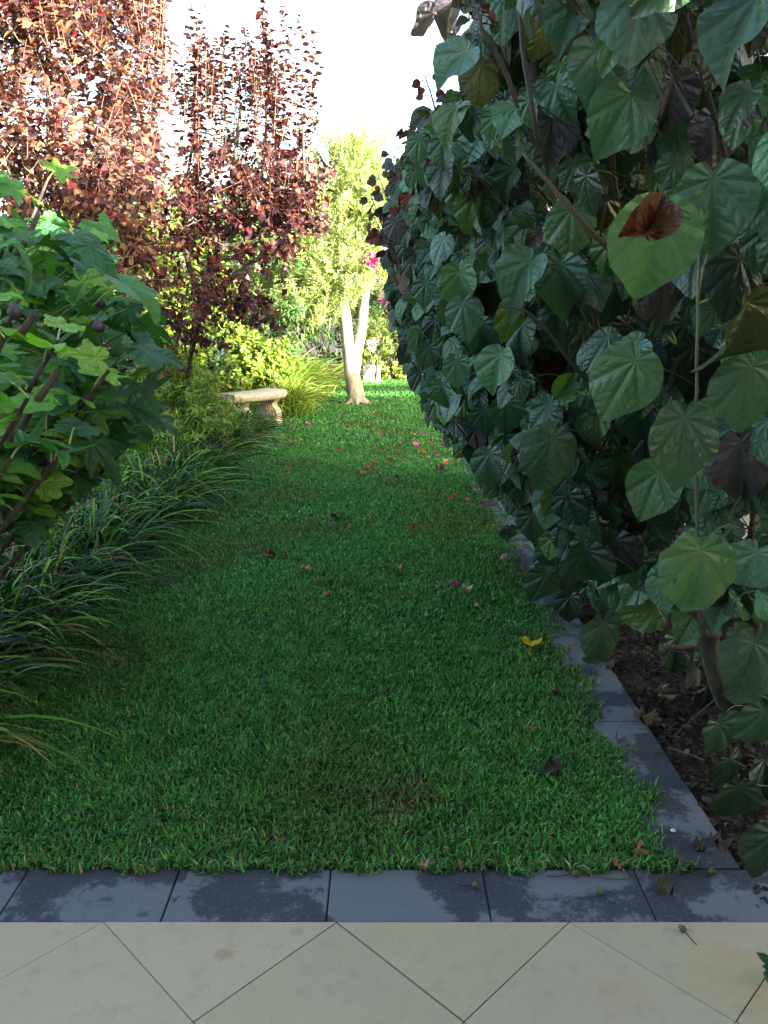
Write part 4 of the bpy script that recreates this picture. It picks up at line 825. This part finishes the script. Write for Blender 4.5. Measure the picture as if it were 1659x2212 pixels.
# ------------------------------------------------------------------ houses (behind the camera and beyond the shrub)
hs = empty("house", (3, -3.2, 0), "unseen rendered house behind the camera, shaped to shade the near garden", "house")
q = Buf()
for (x0, x1, z0, z1) in [(-7, 6.8, 0, 3.42), (6.8, 18, 0, 4.85), (18, 20.3, 0, 5.5), (20.3, 32, 0, 5.27)]: box(q, ((x0 + x1) / 2, -3.15, (z0 + z1) / 2), (x1 - x0, .3, z1 - z0))  # unseen wall, heights stepped to place the shade line on the garden
box(q, (12.5, -7.5, 1.5), (39, .3, 3.0)); q.build("wall", M_wall, hs, smooth=False)
q = Buf(); box(q, (26.3, -3.1, 5.76), (11.4, .15, .38));  # unseen beam above a slot, added to cast bands across the far lawn
for x in (20.7, 26, 31.6): box(q, (x, -3.15, 5.42), (.08, .08, .30))
q.build("shade_beam", M_white, hs, smooth=False)
q = Buf(); box(q, (-.3, -5.3, 3.0), (13.2, 3.9, .12)); q.build("roof", M_grey, hs, smooth=False)
q = Buf(); box(q, (.6, -1.05, 2.98), (3.6, 3.9, .14))  # unseen slab on posts, added to darken the near paving and grass
for x in (-1.1, 2.2): box(q, (x, .75, 1.45), (.14, .14, 2.9))
q.build("shade_roof", M_wall, hs, smooth=False)
nb = empty("white_house", (9.5, 6, 0), "white house wall glimpsed through gaps at the right edge", "house")
q = Buf(); box(q, (9.6, 6, 1.1), (.3, 14, 2.2)); q.build("wall", M_white, nb, smooth=False)
for y in (2.5, 5.5, 8.5):
    q = Buf(); box(q, (9.43, y, 1.4), (.06, 1.4, 1.0)); fr = q.build("window_frame", M_white, nb, smooth=False); q = Buf(); box(q, (9.39, y, 1.4), (.04, 1.25, .85)); q.build("window_pane", M_glass, nb, smooth=False)
bush("garden_shrub", (4.6, 4.2, .8), (.9, 1.2, .8), 160, 14, .09, ROUND, DARK, "dark shrub on the far side of the side path behind the grey trunks", "shrub", .3)
bush("garden_shrub", (5.0, 8.4, .8), (.9, 1.4, .9), 160, 14, .09, ROUND, MID, "green shrub far behind the trunks at the right edge", "shrub", .3)

# ------------------------------------------------------------------ fallen petals, leaves, pods
def single(name, T, p, tip, nor, size, col, label, cat, m=M_dry, group=None, stalk=None, wid=1.0):
    q = Buf(); inst(q, T, np.zeros((1, 3)), np.array([tip], float), np.array([nor], float), size, np.array([col], float), wid)
    if stalk is not None: tubes(q, bez((0, 0, 0), np.array(stalk) * .5 + [0, 0, .006], stalk, 5), .0013, np.array(col) * .7, 5)
    o_ = q.build(name, m); o_.location = [float(c) for c in p]; return tag(o_, label, cat, group)
CURL = fan(heart, R(179), 24, 4, heart_warp(1.6, 1.4, 1.3, 1.1), 77)
PET = (np.array([[0, 0, 0], [-.45, .45, .25], [0, .5, .05], [.45, .45, .28], [-.25, .95, .4], [.05, 1.05, .2], [.3, .9, .42], [.1, -.5, .3], [-.35, -.4, .25], [.5, -.2, .35]]),
       np.array([[0, 2, 1], [0, 3, 2], [1, 2, 5], [1, 5, 4], [2, 3, 6], [2, 6, 5], [0, 1, 8], [0, 8, 7], [0, 7, 9], [0, 9, 3]]), np.zeros((10, 3)))
cc = lambda x, y: (485.1 + x * .36554, 849 + y * .36554)
pet = [(548, 92), (517, 125), (497, 182), (404, 223), (393, 292), (667, 336), (727, 215), (775, 340), (920, 236), (922, 265), (917, 341), (760, 397), (876, 401), (970, 396), (1042, 397), (880, 459), (953, 505), (378, 451), (205, 452), (168, 455), (1018, 341), (1045, 296), (1122, 300), (1149, 318), (1182, 253), (1229, 297), (1293, 318), (1290, 282), (1315, 273), (1317, 256), (1250, 357), (1208, 380), (1270, 368), (1182, 432), (1316, 419), (1477, 557), (1338, 617), (1380, 600), (1440, 632), (1520, 654), (1633, 770), (1204, 241), (1122, 244), (1235, 241), (1088, 785), (605, 1193), (363, 510), (1360, 1120), (1120, 1180)]
big = {(667, 336), (497, 182), (404, 223), (880, 459), (378, 451), (970, 396), (1122, 300), (393, 292), (1290, 282), (1520, 654), (1338, 617), (1477, 557)}
solo = {(497, 182): "bright pink petal in mid-lawn, level with the bench's foot", (404, 223): "magenta petal on the lawn just right of the bench", (393, 292): "crimson petal on the lawn, nearer than the bench", (667, 336): "crimson petal lying alone left of the lawn's centre line",
        (378, 451): "crimson petal on the left of the lawn, nearer than the other petals there", (205, 452): "violet petal beside the grass clumps on the left", (168, 455): "dark violet petal half under the grass clumps on the left", (880, 459): "magenta petal touching the two orange ones",
        (953, 505): "magenta petal just nearer than the orange ones", (970, 396): "dark red petal right of the orange ones", (1520, 654): "pink and dark petal against the grey edging", (1633, 770): "dark magenta petal on the grey edging tiles", (1477, 557): "dark magenta petal close to the start of the visible edging",
        (605, 1193): "tiny pink petal in the near middle of the lawn, left of the dry leaves", (1088, 785): "dark crimson petal beside the small rusty leaf at mid-lawn"}
for i, (x, y) in enumerate(pet):
    u, v = cc(x, y); p = ground(u, v, .036); s = (.043 if (x, y) in big else .028) * rng.uniform(.85, 1.15) * (1.15 if v < 1000 else .9)
    col = pick([(.55, .015, .14), (.38, .01, .08), (.60, .05, .26), (.26, .01, .05)], 1, .15)[0]
    if (x, y) in ((205, 452), (168, 455)): col = np.array([.10, .02, .18])
    if (x, y) in ((1122, 244), (1122, 300), (1208, 380), (1270, 368)): col = np.array([.5, .10, .26])
    lab = solo.get((x, y)) or ("small magenta petal scattered on the right side of the lawn by the hanging leaves" if x > 1050 else ("tiny magenta petal scattered in the far middle of the lawn" if y < 420 else "tiny magenta petal on the near half of the lawn"))
    single("fallen_petal", PET, p, rdir(1)[0] * [1, 1, .2], rdir(1)[0] * .5 + [0, -.5, .9], s, col, lab, "petal", M_petal, "bougainvillea petals scattered on the lawn")
DL = "dry leaves scattered on the lawn"
drys = [(855, 435, .055, (.5, .12, .05), "larger orange-red petal-like leaf at the lawn's middle, upper of two"), (825, 472, .055, (.55, .17, .08), "larger orange-red petal-like leaf at the lawn's middle, lower of two"), (1320, 402, .075, (.38, .26, .07), "long tan leaf on the lawn under the purple hanging leaf"), (1155, 340, .06, (.42, .22, .06), "orange-tan curled leaf among the petals on the right of the lawn"),
        (1270, 437, .08, (.09, .045, .03), "brown curled leaf just below the long tan leaf"), (733, 780, .045, (.20, .13, .07), "small tan-brown curled leaf in the middle of the lawn, farthest of the near ones"), (250, 950, .06, (.14, .09, .05), "brown crumpled leaf on the left of the lawn by the grass clumps"), (460, 1035, .05, (.30, .22, .13), "pale tan crumpled leaf left of the lawn's centre"),
        (1020, 1030, .045, (.26, .15, .06), "ochre crumpled leaf near the lawn's centre"), (1125, 790, .03, (.28, .07, .04), "small rusty red leaf at mid-lawn on the right"), (635, 725, .035, (.03, .015, .03), "blackish curled leaf at mid-lawn"), (1010, 490, .035, (.03, .015, .02), "blackish curled leaf just right of the orange ones"),
        (1418, 1150, .055, (.42, .34, .22), "pale cream dry leaf on the lawn above the yellow leaf"), (1640, 965, .04, (.4, .25, .18), "small pinkish tan leaf at the lawn's right edge"), (555, 1100, .03, (.25, .18, .12), "tiny tan scrap on the lawn, left of centre"), (860, 757, .03, (.14, .10, .06), "tiny brown scrap in mid-lawn"), (1495, 1255, .03, (.35, .24, .15), "tiny tan scrap up the lawn from the yellow leaf")]
for (x, y, s, c, lab) in drys:
    u, v = cc(x, y); single("fallen_leaf", CURL, ground(u, v, .035), rdir(1)[0] * [1, .5, .1], rdir(1)[0] * .5 + [0, -.5, .8], s, c, lab, "leaf", M_dry, DL)
YL = fan(heart, R(179), 30, 4, heart_warp(.3, .5, .25, .55), 78)
single("fallen_leaf", YL, ground(1146, 1392, .05), (.2, .8, .1), (-.1, -.55, .9), .095, (.62, .42, .02), "bright yellow leaf lying on the lawn near the grey edging", "leaf", M_fig, DL, stalk=(-.01, -.05, -.03))
c7 = lambda x, y: ((1600 + x * .6848) * .60636, (2200 + y * .6848) * .60636)
cA = lambda x, y: ((1300 + x * .8656) * .60636, (2900 + y * .8656) * .60636)
for (f, x, y, s, c, lab, z_) in [(c7, 570, 775, .055, (.045, .03, .03), "dark brown shrivelled leaf on the near lawn, right of centre", .035), (c7, 570, 380, .035, (.04, .02, .02), "small dark shrivelled leaf on the lawn just below the yellow leaf", .03), (c7, 1098, 395, .07, (.20, .14, .08), "tan crumpled leaf on the bark mulch", .01), (c7, 985, 520, .075, (.10, .06, .035), "dark brown curled leaf at the outer side of the edging", .02),
                                 (c7, 1062, 520, .035, (.2, .13, .09), "small tan leaf on the mulch beside the dark curled one", .01), (c7, 955, 360, .06, (.03, .022, .018), "blackish upright leaf on the mulch behind the edging", .03), (c7, 985, 1195, .035, (.24, .12, .06), "reddish tan dry leaf in the grass at the lawn's near right corner", .035), (cA, 1030, 205, .03, (.2, .13, .07), "small brown leaf standing at the grass edge by the grey paving", .02),
                                 (cA, 1205, 292, .055, (.05, .05, .025), "dark mottled dead leaf on the grey tiles at the joint, near the corner", .008), (cA, 1435, 112, .06, (.045, .035, .02), "dark mottled dead leaf on the edging beside the mulch", .01), (cA, 1390, 130, .035, (.05, .035, .025), "little dark curled scrap on the edging tiles", .008), (cA, 235, 215, .028, (.5, .22, .24), "small pink petal at the grass edge on the grey tiles", .008),
                                 (cA, 402, 215, .02, (.22, .17, .1), "tiny tan scrap at the grass edge, left of the tile joint", .006), (cA, 740, 215, .025, (.36, .26, .16), "small cream scrap at the grass edge on the grey tiles", .006), (cA, 1310, 212, .05, (.12, .08, .045), "brown tangle of dead leaf where the two edgings meet", .01), (c7, 850, 245, .05, (.12, .10, .05), "brown leaf on the mulch just right of the edging", .01),
                                 (c7, 590, 0, .02, (.3, .1, .1), "tiny reddish scrap on the lawn beyond the yellow leaf", .03), (c7, 440, 575, .018, (.3, .1, .05), "tiny rusty scrap on the near lawn", .03)]:
    u, v = f(x, y); single("fallen_leaf", CURL, ground(u, v, z_), rdir(1)[0] * [1, .4, .1], rdir(1)[0] * .4 + [0, -.3, .9], s, c, lab, "leaf", M_dry, "dead leaves on the edging and the mulch")
for (x, y, x2, y2, lab) in [(445, 290, 380, 290, "seed pod with a black stalk on the grey tiles, leftmost of the pods"), (855, 245, 750, 256, "seed pod with a long black stalk near the grass on the grey tiles"), (975, 325, 1017, 368, "seed pod with a bent stalk in the middle of a grey tile"), (1425, 240, 1405, 260, "seed pod at the corner where the edgings meet"), (1315, 480, 1365, 538, "seed pod lying on the ivory paving at the right")]:
    a = ground(*cA(x, y), .007); e = ground(*cA(x2, y2), .004); d = nrm(a - e); root = empty("seed_pod", a, lab, "seed pod", "seed pods dropped on the paving")
    q = Buf(); lathe(q, [(.001, -.004), (.007, 0), (.009, .006), (.007, .011), (.002, .014)], a, d, 10, (.10, .10, .05)); k = 9; inst_mix(q, LONG, np.repeat(a[None], k, 0), d * 1.2 + rdir(k) * .7, rdir(k), .02, pick([(.12, .12, .06), (.06, .06, .03)], k)); q.build("pod", M_dry, root)
    q = Buf(); tubes(q, bez(a, (a + e) / 2 + [0, -.008, 0], e, 7), .0013, (.012, .010, .009), 5); q.build("stalk", M_stem, root)
q = Buf(); tubes(q, spline([ground(*cA(910, 236), .003), ground(*cA(980, 262), .004), ground(*cA(1060, 268), .004), ground(*cA(1150, 258), .004)], 12), .0014, (.09, .06, .03), 5)
tag(q.build("fallen_twig", M_stem), "thin brown curved twig on the grey tiles at the lawn's near right corner", "twig")
q = Buf(); tubes(q, spline([ground(*c7(1140, 675), .01), ground(*c7(1230, 705), .012), ground(*c7(1330, 742), .012)], 8), .002, (.16, .11, .09), 5)
tag(q.build("fallen_twig", M_stem), "pale straight twig lying on the bark mulch", "twig")
for (f, x, y, s, lab) in [(c7, 1165, 1108, .008, "tiny white pebble on the edging by the grass"), (cA, -1190 + 0, 345, .0001, None)]:
    if lab: q = Buf(); lathe(q, [(.001, -s * .4), (s * .8, -s * .2), (s, 0), (s * .7, s * .4), (.001, s * .5)], ground(*f(x, y), .004), (0, 0, 1), 8, (.7, .7, .66)); tag(q.build("pebble", M_stem), lab, "pebble")
# leafy sprig poking in at the right edge of the ivory paving
p = ground(*cA(1690, 640), .03); root = empty("weed_sprig", p * [1, 1, 0], "dark green leaf sprig poking in at the right edge above the ivory paving", "plant"); q = Buf(); k = 9
inst_mix(q, OVAL, p + rdir(k) * .015, rdir(k) * .6 + [-.6, 0, .3], rdir(k) * .5 + [0, -.4, .8], .035, pick([HG['m']], k)); q.build("leaves", M_leaf, root)
q = Buf(); tubes(q, bez(p * [1, 1, 0] + [.03, 0, 0], p + [.02, 0, 0], p, 5), .002, (.05, .09, .04)); q.build("stem", M_stem, root)
